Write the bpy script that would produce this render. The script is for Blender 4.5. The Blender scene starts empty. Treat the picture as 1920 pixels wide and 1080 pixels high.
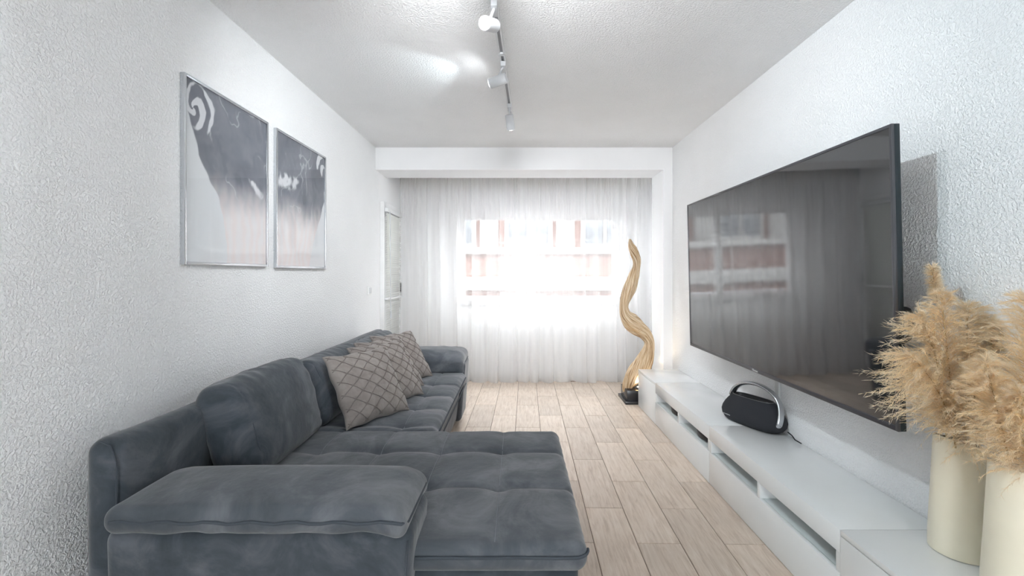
import bpy, bmesh, math, random
import numpy as np
from mathutils import Vector, Matrix, noise as mnoise

random.seed(7)
rng = np.random.default_rng(7)
PI = math.pi
SC = bpy.context.scene
COL = SC.collection

# ------------------------------------------------------------------ camera
H = 1.26
cam_d = bpy.data.cameras.new('camera')
cam = bpy.data.objects.new('camera', cam_d)
COL.objects.link(cam)
cam.location = (0, 0, H)
cam.rotation_euler = (PI / 2, 0, 0)
cam_d.sensor_width = 36.0
cam_d.lens = 830.0 / 1920.0 * 36.0
cam_d.shift_x = -10.0 / 1920.0
cam_d.shift_y = -28.0 / 1920.0
cam_d.clip_start = 0.02
SC.camera = cam

# ------------------------------------------------------------------ world, light, exposure
SC.view_settings.view_transform = 'Standard'
SC.view_settings.look = 'None'
SC.view_settings.gamma = 1.0
SC.view_settings.use_curve_mapping = False
SC.view_settings.exposure = 1.62
w = bpy.data.worlds.new('world')
SC.world = w
w.use_nodes = True
bg = w.node_tree.nodes['Background']
bg.inputs['Color'].default_value = (0.90, 0.955, 1.0, 1)
bg.inputs['Strength'].default_value = 4.7


def light(name, kind, loc, target, energy, color, **kw):
    d = bpy.data.lights.new(name, kind)
    d.energy = energy
    d.color = color
    for k, v in kw.items():
        setattr(d, k, v)
    o = bpy.data.objects.new(name, d)
    COL.objects.link(o)
    o.location = loc
    dv = Vector(target) - Vector(loc)
    o.rotation_euler = dv.to_track_quat('-Z', 'Y').to_euler()
    return o


# ------------------------------------------------------------------ helpers


def lin(r, g, b):
    def f(c):
        c /= 255.0
        return c / 12.92 if c <= 0.04045 else ((c + 0.055) / 1.055) ** 2.4
    return (f(r), f(g), f(b), 1)


class NT:
    def __init__(self, name):
        self.m = bpy.data.materials.new(name)
        self.m.use_nodes = True
        self.t = self.m.node_tree
        self.p = self.t.nodes.get('Principled BSDF')
        self.out = self.t.nodes.get('Material Output')

    def n(self, kind, **kw):
        nd = self.t.nodes.new(kind)
        for k, v in kw.items():
            if k in nd.inputs:
                nd.inputs[k].default_value = v
            else:
                setattr(nd, k, v)
        return nd

    def l(self, a, ao, b, bi):
        self.t.links.new(a.outputs[ao], b.inputs[bi])

    def coords(self, scale=(1, 1, 1), kind='Object', rot=(0, 0, 0)):
        tc = self.n('ShaderNodeTexCoord')
        mp = self.n('ShaderNodeMapping')
        mp.inputs['Scale'].default_value = scale
        mp.inputs['Rotation'].default_value = rot
        self.l(tc, kind, mp, 'Vector')
        return mp

    def ramp(self, src, so, stops):
        r = self.n('ShaderNodeValToRGB')
        e = r.color_ramp.elements
        while len(e) < len(stops):
            e.new(0.5)
        for el, (p, c) in zip(e, stops):
            el.position = p
            el.color = c
        self.l(src, so, r, 'Fac')
        return r

    def bump(self, src, so, strength, dist, prev=None):
        b = self.n('ShaderNodeBump')
        b.inputs['Strength'].default_value = strength
        b.inputs['Distance'].default_value = dist
        self.l(src, so, b, 'Height')
        if prev:
            self.l(prev, 'Normal', b, 'Normal')
        self.l(b, 'Normal', self.p, 'Normal')
        return b


def simple(name, col, rough=0.5, metal=0.0, spec=0.5, bump=None, coat=0.0, emit=None):
    k = NT(name)
    k.p.inputs['Base Color'].default_value = col
    k.p.inputs['Roughness'].default_value = rough
    k.p.inputs['Metallic'].default_value = metal
    k.p.inputs['Specular IOR Level'].default_value = spec
    if coat:
        k.p.inputs['Coat Weight'].default_value = coat
        k.p.inputs['Coat Roughness'].default_value = 0.03
    if emit:
        k.p.inputs['Emission Color'].default_value = emit[0]
        k.p.inputs['Emission Strength'].default_value = emit[1]
    mp = k.coords()
    nz = k.n('ShaderNodeTexNoise')
    nz.inputs['Scale'].default_value = bump[0] if bump else 12.0
    nz.inputs['Detail'].default_value = 3
    k.l(mp, 'Vector', nz, 'Vector')
    if bump:
        k.bump(nz, 'Fac', bump[1], bump[2])
    # tiny tonal variation
    va = 0.006 if rough < 0.2 else 0.025
    a = tuple(c * (1 - va) for c in col[:3]) + (1,)
    b = tuple(min(1, c * (1 + va)) for c in col[:3]) + (1,)
    r = k.ramp(nz, 'Fac', [(0.3, a), (0.7, b)])
    k.l(r, 'Color', k.p, 'Base Color')
    return k.m


M = {}


def plaster(name, col, scale, strength, dist):
    k = NT(name)
    k.p.inputs['Roughness'].default_value = 0.75
    k.p.inputs['Specular IOR Level'].default_value = 0.25
    k.p.inputs['Base Color'].default_value = col
    mp = k.coords(kind='Object')
    a = k.n('ShaderNodeTexNoise')
    a.inputs['Scale'].default_value = scale
    a.inputs['Detail'].default_value = 2.5
    a.inputs['Roughness'].default_value = 0.55
    a.inputs['Distortion'].default_value = 0.4
    k.l(mp, 'Vector', a, 'Vector')
    r = k.ramp(a, 'Fac', [(0.42, (0, 0, 0, 1)), (0.62, (1, 1, 1, 1))])
    b = k.bump(r, 'Color', strength, dist)
    c = k.n('ShaderNodeTexNoise')
    c.inputs['Scale'].default_value = 3.0
    k.l(mp, 'Vector', c, 'Vector')
    q = k.ramp(c, 'Fac', [(0.3, tuple(x * 0.975 for x in col[:3]) + (1,)), (0.7, col)])
    k.l(q, 'Color', k.p, 'Base Color')
    return k.m


WALLC = (0.915, 0.92, 0.925, 1)
M['gotele'] = plaster('gotele_plaster', WALLC, 105, 0.58, 0.005)
M['ceiling'] = plaster('ceiling_plaster', (0.91, 0.91, 0.915, 1), 100, 0.6, 0.005)
M['smooth'] = plaster('smooth_plaster', (0.915, 0.915, 0.92, 1), 120, 0.08, 0.003)


def tile_mat():
    k = NT('wood_look_porcelain')
    oi = k.n('ShaderNodeObjectInfo')
    tc = k.n('ShaderNodeTexCoord')
    off = k.n('ShaderNodeVectorMath', operation='SCALE')
    cmb = k.n('ShaderNodeCombineXYZ')
    k.l(oi, 'Random', cmb, 'X')
    k.l(oi, 'Random', cmb, 'Y')
    k.l(oi, 'Random', cmb, 'Z')
    k.l(cmb, 'Vector', off, 0)
    off.inputs['Scale'].default_value = 37.0
    add = k.n('ShaderNodeVectorMath', operation='ADD')
    k.l(tc, 'Object', add, 0)
    k.l(off, 'Vector', add, 1)
    mp = k.n('ShaderNodeMapping')
    mp.inputs['Scale'].default_value = (26, 2.4, 26)
    k.l(add, 'Vector', mp, 'Vector')
    g = k.n('ShaderNodeTexNoise')
    g.inputs['Scale'].default_value = 2.2
    g.inputs['Detail'].default_value = 7
    g.inputs['Roughness'].default_value = 0.66
    g.inputs['Distortion'].default_value = 0.9
    k.l(mp, 'Vector', g, 'Vector')
    r = k.ramp(g, 'Fac', [(0.25, lin(182, 162, 145)), (0.48, lin(211, 194, 178)), (0.75, lin(226, 213, 200))])
    # broad patches
    n2 = k.n('ShaderNodeTexNoise')
    n2.inputs['Scale'].default_value = 5.0
    n2.inputs['Detail'].default_value = 3
    k.l(add, 'Vector', n2, 'Vector')
    hsv = k.n('ShaderNodeHueSaturation')
    mr = k.n('ShaderNodeMapRange')
    mr.inputs['To Min'].default_value = 0.86
    mr.inputs['To Max'].default_value = 1.06
    k.l(oi, 'Random', mr, 'Value')
    mu = k.n('ShaderNodeMath', operation='MULTIPLY_ADD')
    k.l(n2, 'Fac', mu, 0)
    mu.inputs[1].default_value = 0.24
    ad = k.n('ShaderNodeMath', operation='SUBTRACT')
    k.l(mr, 'Result', ad, 0)
    ad.inputs[1].default_value = 0.12
    k.l(ad, 'Value', mu, 2)
    k.l(mu, 'Value', hsv, 'Value')
    k.l(r, 'Color', hsv, 'Color')
    k.l(hsv, 'Color', k.p, 'Base Color')
    k.p.inputs['Roughness'].default_value = 0.42
    k.p.inputs['Specular IOR Level'].default_value = 0.4
    k.bump(g, 'Fac', 0.12, 0.002)
    return k.m


M['tile'] = tile_mat()
M['grout'] = simple('grout', lin(122, 104, 90), 0.9)
M['white_gloss'] = simple('white_gloss_lacquer', lin(232, 234, 234), 0.06, spec=0.5)
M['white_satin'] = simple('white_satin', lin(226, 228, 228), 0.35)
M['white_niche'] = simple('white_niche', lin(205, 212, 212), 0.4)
M['pvc'] = simple('white_pvc', lin(240, 240, 240), 0.3)
M['blind'] = simple('blind_slat_white', lin(243, 244, 240), 0.35)
M['chrome'] = simple('brushed_aluminium', lin(205, 208, 212), 0.24, metal=1.0)
M['alu_grey'] = simple('satin_aluminium', lin(176, 178, 181), 0.28, metal=1.0)
M['lamp_white'] = simple('lamp_pale_grey', lin(206, 208, 211), 0.4)
M['track_white'] = simple('track_white', lin(228, 229, 231), 0.35)
M['track_dark'] = simple('track_slot', lin(150, 152, 156), 0.4, metal=0.3)
M['black'] = simple('black_plastic', lin(14, 15, 17), 0.35)
M['bezel'] = simple('gunmetal_bezel', lin(92, 92, 96), 0.38, metal=0.7)
M['tv_side'] = simple('dark_tv_side', lin(22, 34, 40), 0.35)
M['plinth'] = simple('black_plinth', lin(34, 34, 38), 0.18)
M['logo_white'] = simple('logo_white', lin(235, 235, 235), 0.5)
M['cover'] = simple('cable_cover_grey', lin(206, 208, 208), 0.4)
M['rubber'] = simple('black_rubber', lin(16, 16, 18), 0.6)
M['lens_on'] = simple('lit_lens', (1, 1, 1, 1), 0.3, emit=((0.93, 0.97, 1.0, 1), 30.0))
M['lens_off'] = simple('unlit_lens', lin(225, 225, 225), 0.2)
M['warm_on'] = simple('warm_lit_lens', (1, 0.9, 0.75, 1), 0.3, emit=((1.0, 0.86, 0.66, 1), 6.0))


def screen_mat():
    k = NT('tv_screen')
    k.p.inputs['Base Color'].default_value = (0.012, 0.013, 0.015, 1)
    k.p.inputs['Roughness'].default_value = 0.045
    k.p.inputs['IOR'].default_value = 2.1
    mp = k.coords()
    nz = k.n('ShaderNodeTexNoise')
    nz.inputs['Scale'].default_value = 1.6
    k.l(mp, 'Vector', nz, 'Vector')
    k.bump(nz, 'Fac', 0.06, 0.02)
    return k.m


M['screen'] = screen_mat()


def fabric_mat(name, dark, mid, light_, sheen=0.35, scale=5.0, fine=900):
    k = NT(name)
    mp = k.coords()
    a = k.n('ShaderNodeTexNoise')
    a.inputs['Scale'].default_value = scale
    a.inputs['Detail'].default_value = 6
    a.inputs['Roughness'].default_value = 0.62
    a.inputs['Distortion'].default_value = 0.8
    k.l(mp, 'Vector', a, 'Vector')
    r = k.ramp(a, 'Fac', [(0.34, dark), (0.5, mid), (0.68, light_)])
    k.l(r, 'Color', k.p, 'Base Color')
    k.p.inputs['Roughness'].default_value = 0.85
    k.p.inputs['Specular IOR Level'].default_value = 0.2
    k.p.inputs['Sheen Weight'].default_value = sheen
    k.p.inputs['Sheen Roughness'].default_value = 0.45
    f = k.n('ShaderNodeTexNoise')
    f.inputs['Scale'].default_value = fine
    k.l(mp, 'Vector', f, 'Vector')
    b1 = k.bump(f, 'Fac', 0.15, 0.001)
    c = k.n('ShaderNodeTexNoise')
    c.inputs['Scale'].default_value = 18
    c.inputs['Detail'].default_value = 4
    k.l(mp, 'Vector', c, 'Vector')
    k.bump(c, 'Fac', 0.35, 0.010, b1)
    return k.m


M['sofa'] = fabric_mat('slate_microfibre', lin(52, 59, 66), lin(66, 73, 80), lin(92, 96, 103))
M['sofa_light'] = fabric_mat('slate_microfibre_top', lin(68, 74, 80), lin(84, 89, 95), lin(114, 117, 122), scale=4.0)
M['stitch'] = simple('pale_stitching', lin(128, 132, 138), 0.8)
M['sofa_seam'] = simple('slate_piping', lin(62, 69, 77), 0.8)
M['taupe'] = fabric_mat('taupe_velvet', lin(132, 125, 121), lin(141, 134, 130), lin(151, 144, 139), scale=9, sheen=0.3)
M['taupe_cord_shaded'] = simple('taupe_pintuck_shaded', lin(118, 110, 106), 0.8)  # darker than the velvet: shading of the pinched tucks put into colour
M['speaker_cloth'] = simple('charcoal_speaker_cloth', lin(40, 42, 47), 0.9, bump=(700, 0.6, 0.002))
M['vase'] = simple('cream_ceramic', lin(238, 230, 208), 0.32, bump=(9, 0.05, 0.01))
M['vase_in'] = simple('vase_inside', lin(150, 138, 118), 0.8)


def wood_mat():
    k = NT('driftwood')
    at = k.n('ShaderNodeAttribute')
    at.attribute_name = 'sweep'
    mp = k.n('ShaderNodeMapping')
    mp.inputs['Scale'].default_value = (1.0, 1.0, 1.0)
    k.l(at, 'Vector', mp, 'Vector')
    a = k.n('ShaderNodeTexNoise')
    a.inputs['Scale'].default_value = 3.0
    a.inputs['Detail'].default_value = 8
    a.inputs['Roughness'].default_value = 0.65
    k.l(mp, 'Vector', a, 'Vector')
    r = k.ramp(a, 'Fac', [(0.34, lin(112, 80, 52)), (0.43, lin(192, 158, 118)), (0.54, lin(224, 202, 170)), (0.70, lin(238, 226, 206))])
    k.l(r, 'Color', k.p, 'Base Color')
    k.p.inputs['Roughness'].default_value = 0.7
    k.bump(a, 'Fac', 0.8, 0.012)
    return k.m


M['wood'] = wood_mat()


def curtain_mat(name, transp, col):
    k = NT(name)
    k.t.nodes.remove(k.p)
    tr = k.n('ShaderNodeBsdfTransparent')
    tl = k.n('ShaderNodeBsdfTranslucent')
    df = k.n('ShaderNodeBsdfDiffuse')
    tl.inputs['Color'].default_value = col
    df.inputs['Color'].default_value = col
    m1 = k.n('ShaderNodeMixShader')
    m1.inputs['Fac'].default_value = 0.5
    k.l(df, 'BSDF', m1, 1)
    k.l(tl, 'BSDF', m1, 2)
    # weave: fine vertical density variation of the threads
    mp = k.coords((1, 1, 0.02))
    nz = k.n('ShaderNodeTexNoise')
    nz.inputs['Scale'].default_value = 22
    k.l(mp, 'Vector', nz, 'Vector')
    mr = k.n('ShaderNodeMapRange')
    mr.inputs['To Min'].default_value = 1 - transp - 0.05
    mr.inputs['To Max'].default_value = 1 - transp + 0.05
    k.l(nz, 'Fac', mr, 'Value')
    m2 = k.n('ShaderNodeMixShader')
    k.l(mr, 'Result', m2, 'Fac')
    k.l(tr, 'BSDF', m2, 1)
    k.l(m1, 'Shader', m2, 2)
    k.l(m2, 'Shader', k.out, 'Surface')
    return k.m


M['voile'] = curtain_mat('white_voile', 0.56, (0.91, 0.905, 0.895, 1))
M['tape'] = curtain_mat('voile_header', 0.22, (0.86, 0.84, 0.80, 1))


def glass_mat(name, tint=(1, 1, 1, 1), refl=0.10):
    k = NT(name)
    k.t.nodes.remove(k.p)
    tr = k.n('ShaderNodeBsdfTransparent')
    tr.inputs['Color'].default_value = tint
    gl = k.n('ShaderNodeBsdfGlossy')
    gl.inputs['Roughness'].default_value = 0.02
    fr = k.n('ShaderNodeFresnel')
    fr.inputs['IOR'].default_value = 1.5
    # a thin pane: no total reflection on the inner faces
    ge = k.n('ShaderNodeNewGeometry')
    inv = k.n('ShaderNodeMath', operation='SUBTRACT')
    inv.inputs[0].default_value = 1.0
    k.l(ge, 'Backfacing', inv, 1)
    mul = k.n('ShaderNodeMath', operation='MULTIPLY')
    k.l(fr, 'Fac', mul, 0)
    k.l(inv, 'Value', mul, 1)
    mx = k.n('ShaderNodeMixShader')
    k.l(mul, 'Value', mx, 'Fac')
    k.l(tr, 'BSDF', mx, 1)
    k.l(gl, 'BSDF', mx, 2)
    k.l(mx, 'Shader', k.out, 'Surface')
    return k.m


M['glass'] = glass_mat('clear_glass')


def attr_mat(name, attr, rough=0.6, sheen=0.0, trans=False):
    k = NT(name)
    at = k.n('ShaderNodeAttribute')
    at.attribute_name = attr
    k.l(at, 'Color', k.p, 'Base Color')
    k.p.inputs['Roughness'].default_value = rough
    k.p.inputs['Specular IOR Level'].default_value = 0.2
    if trans:
        tl = k.n('ShaderNodeBsdfTranslucent')
        k.l(at, 'Color', tl, 'Color')
        mx = k.n('ShaderNodeMixShader')
        mx.inputs['Fac'].default_value = 0.55
        k.l(k.p, 'BSDF', mx, 1)
        k.l(tl, 'BSDF', mx, 2)
        k.l(mx, 'Shader', k.out, 'Surface')
    return k.m


M['print'] = attr_mat('poster_print', 'ink', 0.6)
M['pampas'] = attr_mat('pampas_hair', 'tone', 0.8, trans=True)
M['stem'] = simple('dry_stem', lin(186, 160, 112), 0.7)


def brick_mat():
    k = NT('dimmed_orange_brick')  # brick colours darkened to stand for a facade in shade
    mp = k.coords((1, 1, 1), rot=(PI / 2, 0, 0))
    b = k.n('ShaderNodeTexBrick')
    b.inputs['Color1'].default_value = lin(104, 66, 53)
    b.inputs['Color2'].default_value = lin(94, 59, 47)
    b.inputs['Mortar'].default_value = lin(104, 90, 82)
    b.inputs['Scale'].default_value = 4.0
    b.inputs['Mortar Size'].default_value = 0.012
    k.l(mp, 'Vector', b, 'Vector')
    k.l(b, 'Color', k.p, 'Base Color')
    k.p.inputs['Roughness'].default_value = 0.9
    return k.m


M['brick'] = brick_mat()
M['render_dimmed'] = simple('dimmed_white_render', lin(134, 132, 129), 0.8)  # white render painted grey, sunless shade put into its colour
M['asphalt'] = simple('grey_asphalt', lin(120, 120, 122), 0.9)
M['far_glass'] = simple('far_window_glass', lin(84, 88, 92), 0.1)

# ---------------------------------------------------------------- mesh helpers


def finish(name, verts, faces, mat, parent=None, smooth=35, local=False, loc=None):
    """Links one mesh object. verts are world coordinates unless local."""
    v = np.asarray(verts, dtype=float)
    if not local:
        if loc is None:
            lo, hi = v.min(0), v.max(0)
            org = np.array([(lo[0] + hi[0]) / 2, (lo[1] + hi[1]) / 2, lo[2]])
        else:
            org = np.array(loc, dtype=float)
        v = v - org
    else:
        org = np.zeros(3) if loc is None else np.array(loc, dtype=float)
    me = bpy.data.meshes.new(name)
    me.from_pydata([tuple(x) for x in v], [], [tuple(f) for f in faces])
    me.update()
    if smooth is not None:
        for p in me.polygons:
            p.use_smooth = True
        if smooth < 180:
            me.set_sharp_from_angle(angle=math.radians(smooth))
    me.materials.append(mat)
    o = bpy.data.objects.new(name, me)
    COL.objects.link(o)
    if parent is not None:
        o.parent = parent
        if local:
            o.location = org
        else:
            base = Vector((0, 0, 0))
            q = parent
            while q is not None:
                base += q.location
                q = q.parent
            o.location = Vector(org) - base
    else:
        o.location = org
    return o


def tag(o, label=None, cat=None, group=None, kind=None):
    if label:
        o['label'] = label
    if cat:
        o['category'] = cat
    if group:
        o['group'] = group
    if kind:
        o['kind'] = kind
    return o


def thing(name, label, cat, loc, rz=0.0, group=None):
    o = bpy.data.objects.new(name, None)
    COL.objects.link(o)
    o.location = loc
    o.rotation_euler = (0, 0, rz)
    o.empty_display_size = 0.05
    return tag(o, label, cat, group)


class MB:
    """collects shapes into one mesh"""

    def __init__(self):
        self.v, self.f = [], []

    def add(self, v, f):
        b = len(self.v)
        self.v.extend([tuple(map(float, p)) for p in v])
        self.f.extend([tuple(b + i for i in q) for q in f])
        return self

    def box(self, x0, x1, y0, y1, z0, z1):
        v = [(x0, y0, z0), (x1, y0, z0), (x1, y1, z0), (x0, y1, z0), (x0, y0, z1), (x1, y0, z1), (x1, y1, z1), (x0, y1, z1)]
        f = [(3, 2, 1, 0), (4, 5, 6, 7), (0, 1, 5, 4), (1, 2, 6, 5), (2, 3, 7, 6), (3, 0, 4, 7)]
        return self.add(v, f)

    def bbox(self, x0, x1, y0, y1, z0, z1, r=0.003, seg=2):
        bm = bmesh.new()
        bmesh.ops.create_cube(bm, size=1)
        for q in bm.verts:
            q.co = Vector(((x0 + x1) / 2 + q.co.x * (x1 - x0), (y0 + y1) / 2 + q.co.y * (y1 - y0), (z0 + z1) / 2 + q.co.z * (z1 - z0)))
        bmesh.ops.bevel(bm, geom=bm.edges[:], offset=r, segments=seg, profile=0.5, affect='EDGES')
        bm.verts.index_update()
        v = [q.co[:] for q in bm.verts]
        f = [[a.index for a in fc.verts] for fc in bm.faces]
        bm.free()
        return self.add(v, f)

    def tube(self, pts, rad, n=10, cap=True, flat=None):
        pts = [Vector(p) for p in pts]
        m = len(pts)
        rads = rad if hasattr(rad, '__len__') else [rad] * m
        base = len(self.v)
        up = None
        vs = []
        for i, p in enumerate(pts):
            t = (pts[min(i + 1, m - 1)] - pts[max(i - 1, 0)]).normalized()
            if up is None:
                a = Vector((0, 0, 1)) if abs(t.z) < 0.9 else Vector((1, 0, 0))
                up = (a - t * a.dot(t)).normalized()
            else:
                up = (up - t * up.dot(t)).normalized()
            s = t.cross(up)
            for k in range(n):
                an = 2 * PI * k / n
                ru, rs = (rads[i], rads[i]) if flat is None else (rads[i] * flat[0], rads[i] * flat[1])
                vs.append(p + up * (math.cos(an) * ru) + s * (math.sin(an) * rs))
        fs = []
        for i in range(m - 1):
            for k in range(n):
                a, b = i * n + k, i * n + (k + 1) % n
                fs.append((a, b, b + n, a + n))
        if cap:
            fs.append(tuple(range(n - 1, -1, -1)))
            fs.append(tuple((m - 1) * n + k for k in range(n)))
        return self.add([q[:] for q in vs], fs)

    def cyl(self, p0, p1, r, n=24, r1=None, bev=0.0):
        p0, p1 = Vector(p0), Vector(p1)
        r1 = r if r1 is None else r1
        d = (p1 - p0).normalized()
        if bev:
            return self.tube([p0, p0 + d * 1e-5, p0 + d * bev, p1 - d * bev, p1 - d * 1e-5, p1], [r - bev, r - bev, r, r1, r1 - bev, r1 - bev], n)
        return self.tube([p0, p1], [r, r1], n)

    def build(self, name, mat, parent=None, smooth=35, **k):
        return finish(name, self.v, self.f, mat, parent, smooth, **k)


def rbox(dim, r, step):
    """Rounded box surface, centred, as (verts, faces); evenly dense so that it can be deformed."""
    hx = np.array(dim) / 2.0
    r = min(r, hx.min() * 0.999)
    core = hx - r
    idx, verts, faces = {}, [], []

    def samples(h, c):
        n = max(1, int(round(2 * c / step)))
        m = max(3, int(round(r * 1.57 / step)))
        a = [-c - r * math.tan((PI / 4) * (m - i) / m) if i < m else -c for i in range(m)]
        mid = [-c + 2 * c * i / n for i in range(n + 1)]
        b = [c + r * math.tan((PI / 4) * i / m) for i in range(1, m + 1)]
        return a + mid + b

    S = [samples(hx[i], core[i]) for i in range(3)]

    def vid(p):
        q = np.clip(p, -core, core)
        d = np.array(p) - q
        L = np.linalg.norm(d)
        pos = q + d / L * r
        key = (round(pos[0], 6), round(pos[1], 6), round(pos[2], 6))
        if key not in idx:
            idx[key] = len(verts)
            verts.append(pos)
        return idx[key]

    for ax in range(3):
        u, v = (ax + 1) % 3, (ax + 2) % 3
        for sg in (-1, 1):
            ids = []
            for a in S[u]:
                row = []
                for b in S[v]:
                    p = [0, 0, 0]
                    p[ax] = sg * hx[ax]
                    p[u], p[v] = a, b
                    row.append(vid(p))
                ids.append(row)
            for i in range(len(S[u]) - 1):
                for j in range(len(S[v]) - 1):
                    q = (ids[i][j], ids[i + 1][j], ids[i + 1][j + 1], ids[i][j + 1])
                    if sg < 0:
                        q = q[::-1]
                    if len(set(q)) == 4:
                        faces.append(q)
                    elif len(set(q)) == 3:
                        faces.append(tuple(dict.fromkeys(q)))
    return np.array(verts), faces


def vnoise(P, scale, seed=0.0):
    return np.array([mnoise.noise(Vector((p[0] * scale + seed, p[1] * scale - seed, p[2] * scale + 2 * seed))) for p in P])


def sst(a, b, x):
    t = np.clip((x - a) / (b - a), 0, 1)
    return t * t * (3 - 2 * t)


def copy_tree(o, parent=None):
    c = o.copy()
    COL.objects.link(c)
    if parent is not None:
        c.parent = parent
    for ch in list(o.children):
        copy_tree(ch, c)
    return c


# ================================================================= SETTING
XL, XR, YB, ZC = -1.395, 1.527, 4.354, 2.495
YW = 5.28            # window wall
YF = -2.6            # behind the camera


def struct(name, mb, mat, smooth=None, parent=None):
    o = mb.build(name, mat, parent, smooth)
    if parent is None:
        o['kind'] = 'structure'
    return o


struct('wall_left', MB().box(XL - 0.15, XL, YF, 4.44, 0, ZC), M['gotele'])
# end of the left wall: smooth, with the balcony door opening
m = MB()
m.box(XL - 0.15, XL, 4.44, 4.51, 0, ZC).box(XL - 0.15, XL, 4.51, 5.16, 1.98, ZC).box(XL - 0.15, XL, 5.16, YW, 0, ZC)
struct('wall_left_end', m, M['smooth'])
struct('wall_right', MB().box(XR, XR + 0.15, YF, YB + 0.02, 0, ZC), M['gotele'])
struct('ceiling', MB().box(XL - 0.15, 1.85, YF, YW + 0.2, ZC, ZC + 0.12), M['ceiling'])
# beam and pillar in front of the window bay
struct('trim_1', MB().box(XL, XR, YB, 4.73, 2.276, ZC), M['smooth'])
struct('trim_2', MB().box(1.437, XR + 0.15, YB, 4.73, 0, 2.276), M['smooth'])
struct('wall_right_bay', MB().box(1.62, 1.77, 4.7, YW, 0, ZC), M['smooth'])
# window wall with opening
WX0, WX1, WZ0, WZ1 = -0.72, 1.24, 0.86, 2.01
m = MB()
m.box(XL - 0.15, WX0, YW, YW + 0.2, 0, ZC).box(WX1, 1.85, YW, YW + 0.2, 0, ZC)
m.box(WX0, WX1, YW, YW + 0.2, 0, WZ0).box(WX0, WX1, YW, YW + 0.2, WZ1, ZC)
struct('wall_back', m, M['smooth'])
m = MB()
m.bbox(XL, 1.62, YW - 0.014, YW, 0, 0.09, 0.004)
struct('baseboard_back', m, M['pvc'])
# wall behind the camera with an unseen opening added to let in fill light
m = MB()
m.box(XL - 0.15, -0.35, YF - 0.15, YF, 0, ZC).box(0.50, XR + 0.15, YF - 0.15, YF, 0, ZC).box(-0.35, 0.50, YF - 0.15, YF, 2.1, ZC)
struct('wall_front', m, M['smooth'])

# window: outer frame, two sashes with panes, sill, outside rail
wn = bpy.data.objects.new('window_1', None)
COL.objects.link(wn)
wn.location = ((WX0 + WX1) / 2, YW + 0.1, WZ0)
wn['kind'] = 'structure'


def ring(mb, x0, x1, z0, z1, y0, y1, t):
    mb.bbox(x0, x0 + t, y0, y1, z0, z1).bbox(x1 - t, x1, y0, y1, z0, z1)
    mb.bbox(x0 + t, x1 - t, y0, y1, z0, z0 + t).bbox(x0 + t, x1 - t, y0, y1, z1 - t, z1)


m = MB()
ring(m, WX0, WX1, WZ0, WZ1, YW + 0.06, YW + 0.14, 0.035)
m.build('window_frame', M['pvc'], wn)
for (a, b, yy) in ((WX0 + 0.035, 0.20, 0.07), (0.17, WX1 - 0.035, 0.10)):
    m = MB()
    ring(m, a, b, WZ0 + 0.035, WZ1 - 0.06, YW + yy, YW + yy + 0.03, 0.05)
    s = m.build('window_sash', M['pvc'], wn)
    MB().box(a + 0.045, b - 0.045, YW + yy + 0.012, YW + yy + 0.018, WZ0 + 0.08, WZ1 - 0.105).build('pane', M['glass'], s, None)
MB().bbox(WX0 + 0.03, WX1 - 0.03, YW + 0.062, YW + 0.13, WZ1 - 0.062, WZ1 - 0.03).build('shutter_slot', M['pvc'], wn)
MB().bbox(WX0 - 0.02, WX1 + 0.02, YW - 0.012, YW + 0.06, WZ0 - 0.02, WZ0).build('window_sill', M['pvc'], wn)
m = MB()
m.cyl((WX0, YW + 0.32, 0.955), (WX1, YW + 0.32, 0.955), 0.014, 12).cyl((WX0 + 0.01, YW + 0.2, 0.955), (WX0 + 0.01, YW + 0.33, 0.955), 0.01, 8).cyl((WX1 - 0.01, YW + 0.2, 0.955), (WX1 - 0.01, YW + 0.33, 0.955), 0.01, 8)
m.build('safety_rail', M['alu_grey'], wn)

# balcony door in the left wall
dr = bpy.data.objects.new('door_1', None)
COL.objects.link(dr)
dr.location = (XL - 0.03, 4.845, 0)
dr['kind'] = 'structure'
MB().bbox(XL - 0.02, XL + 0.03, 4.56, 5.10, 0.01, 1.94).build('door_leaf', M['pvc'], dr)
m = MB()
m.bbox(XL - 0.08, XL + 0.042, 4.50, 4.56, 0, 1.99).bbox(XL - 0.08, XL + 0.042, 5.10, 5.16, 0, 1.99).bbox(XL - 0.08, XL + 0.042, 4.56, 5.10, 1.94, 1.99)
m.build('door_frame', M['pvc'], dr)
MB().bbox(XL + 0.042, XL + 0.06, 5.105, 5.13, 1.04, 1.15, 0.003).build('latch', M['black'], dr)

# ------------------------------------------------------------- floor and tiles
TH = math.atan(0.0195)
fl = MB().box(XL - 0.15, 1.85, YF - 0.15, YW + 0.2, -0.12, -0.004).build('floor', M['grout'], None, None)
fl['kind'] = 'structure'
TW, TL, G = 0.2017, 0.615, 0.0032
bm = bmesh.new()
bmesh.ops.create_cube(bm, size=1)
for q in bm.verts:
    q.co = Vector((q.co.x * (TW - G), q.co.y * (TL - G), q.co.z * 0.010 - 0.005))
bmesh.ops.bevel(bm, geom=[e for e in bm.edges if e.verts[0].co.z > -0.004 and e.verts[1].co.z > -0.004], offset=0.0018, segments=1, affect='EDGES')
tme = bpy.data.meshes.new('floor_tile')
bm.to_mesh(tme)
bm.free()
tme.materials.append(M['tile'])
rest = MB()
bev = [(v.co[:]) for v in tme.vertices]
bf = [tuple(p.vertices) for p in tme.polygons]
ct, stt = math.cos(TH), math.sin(TH)
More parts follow.
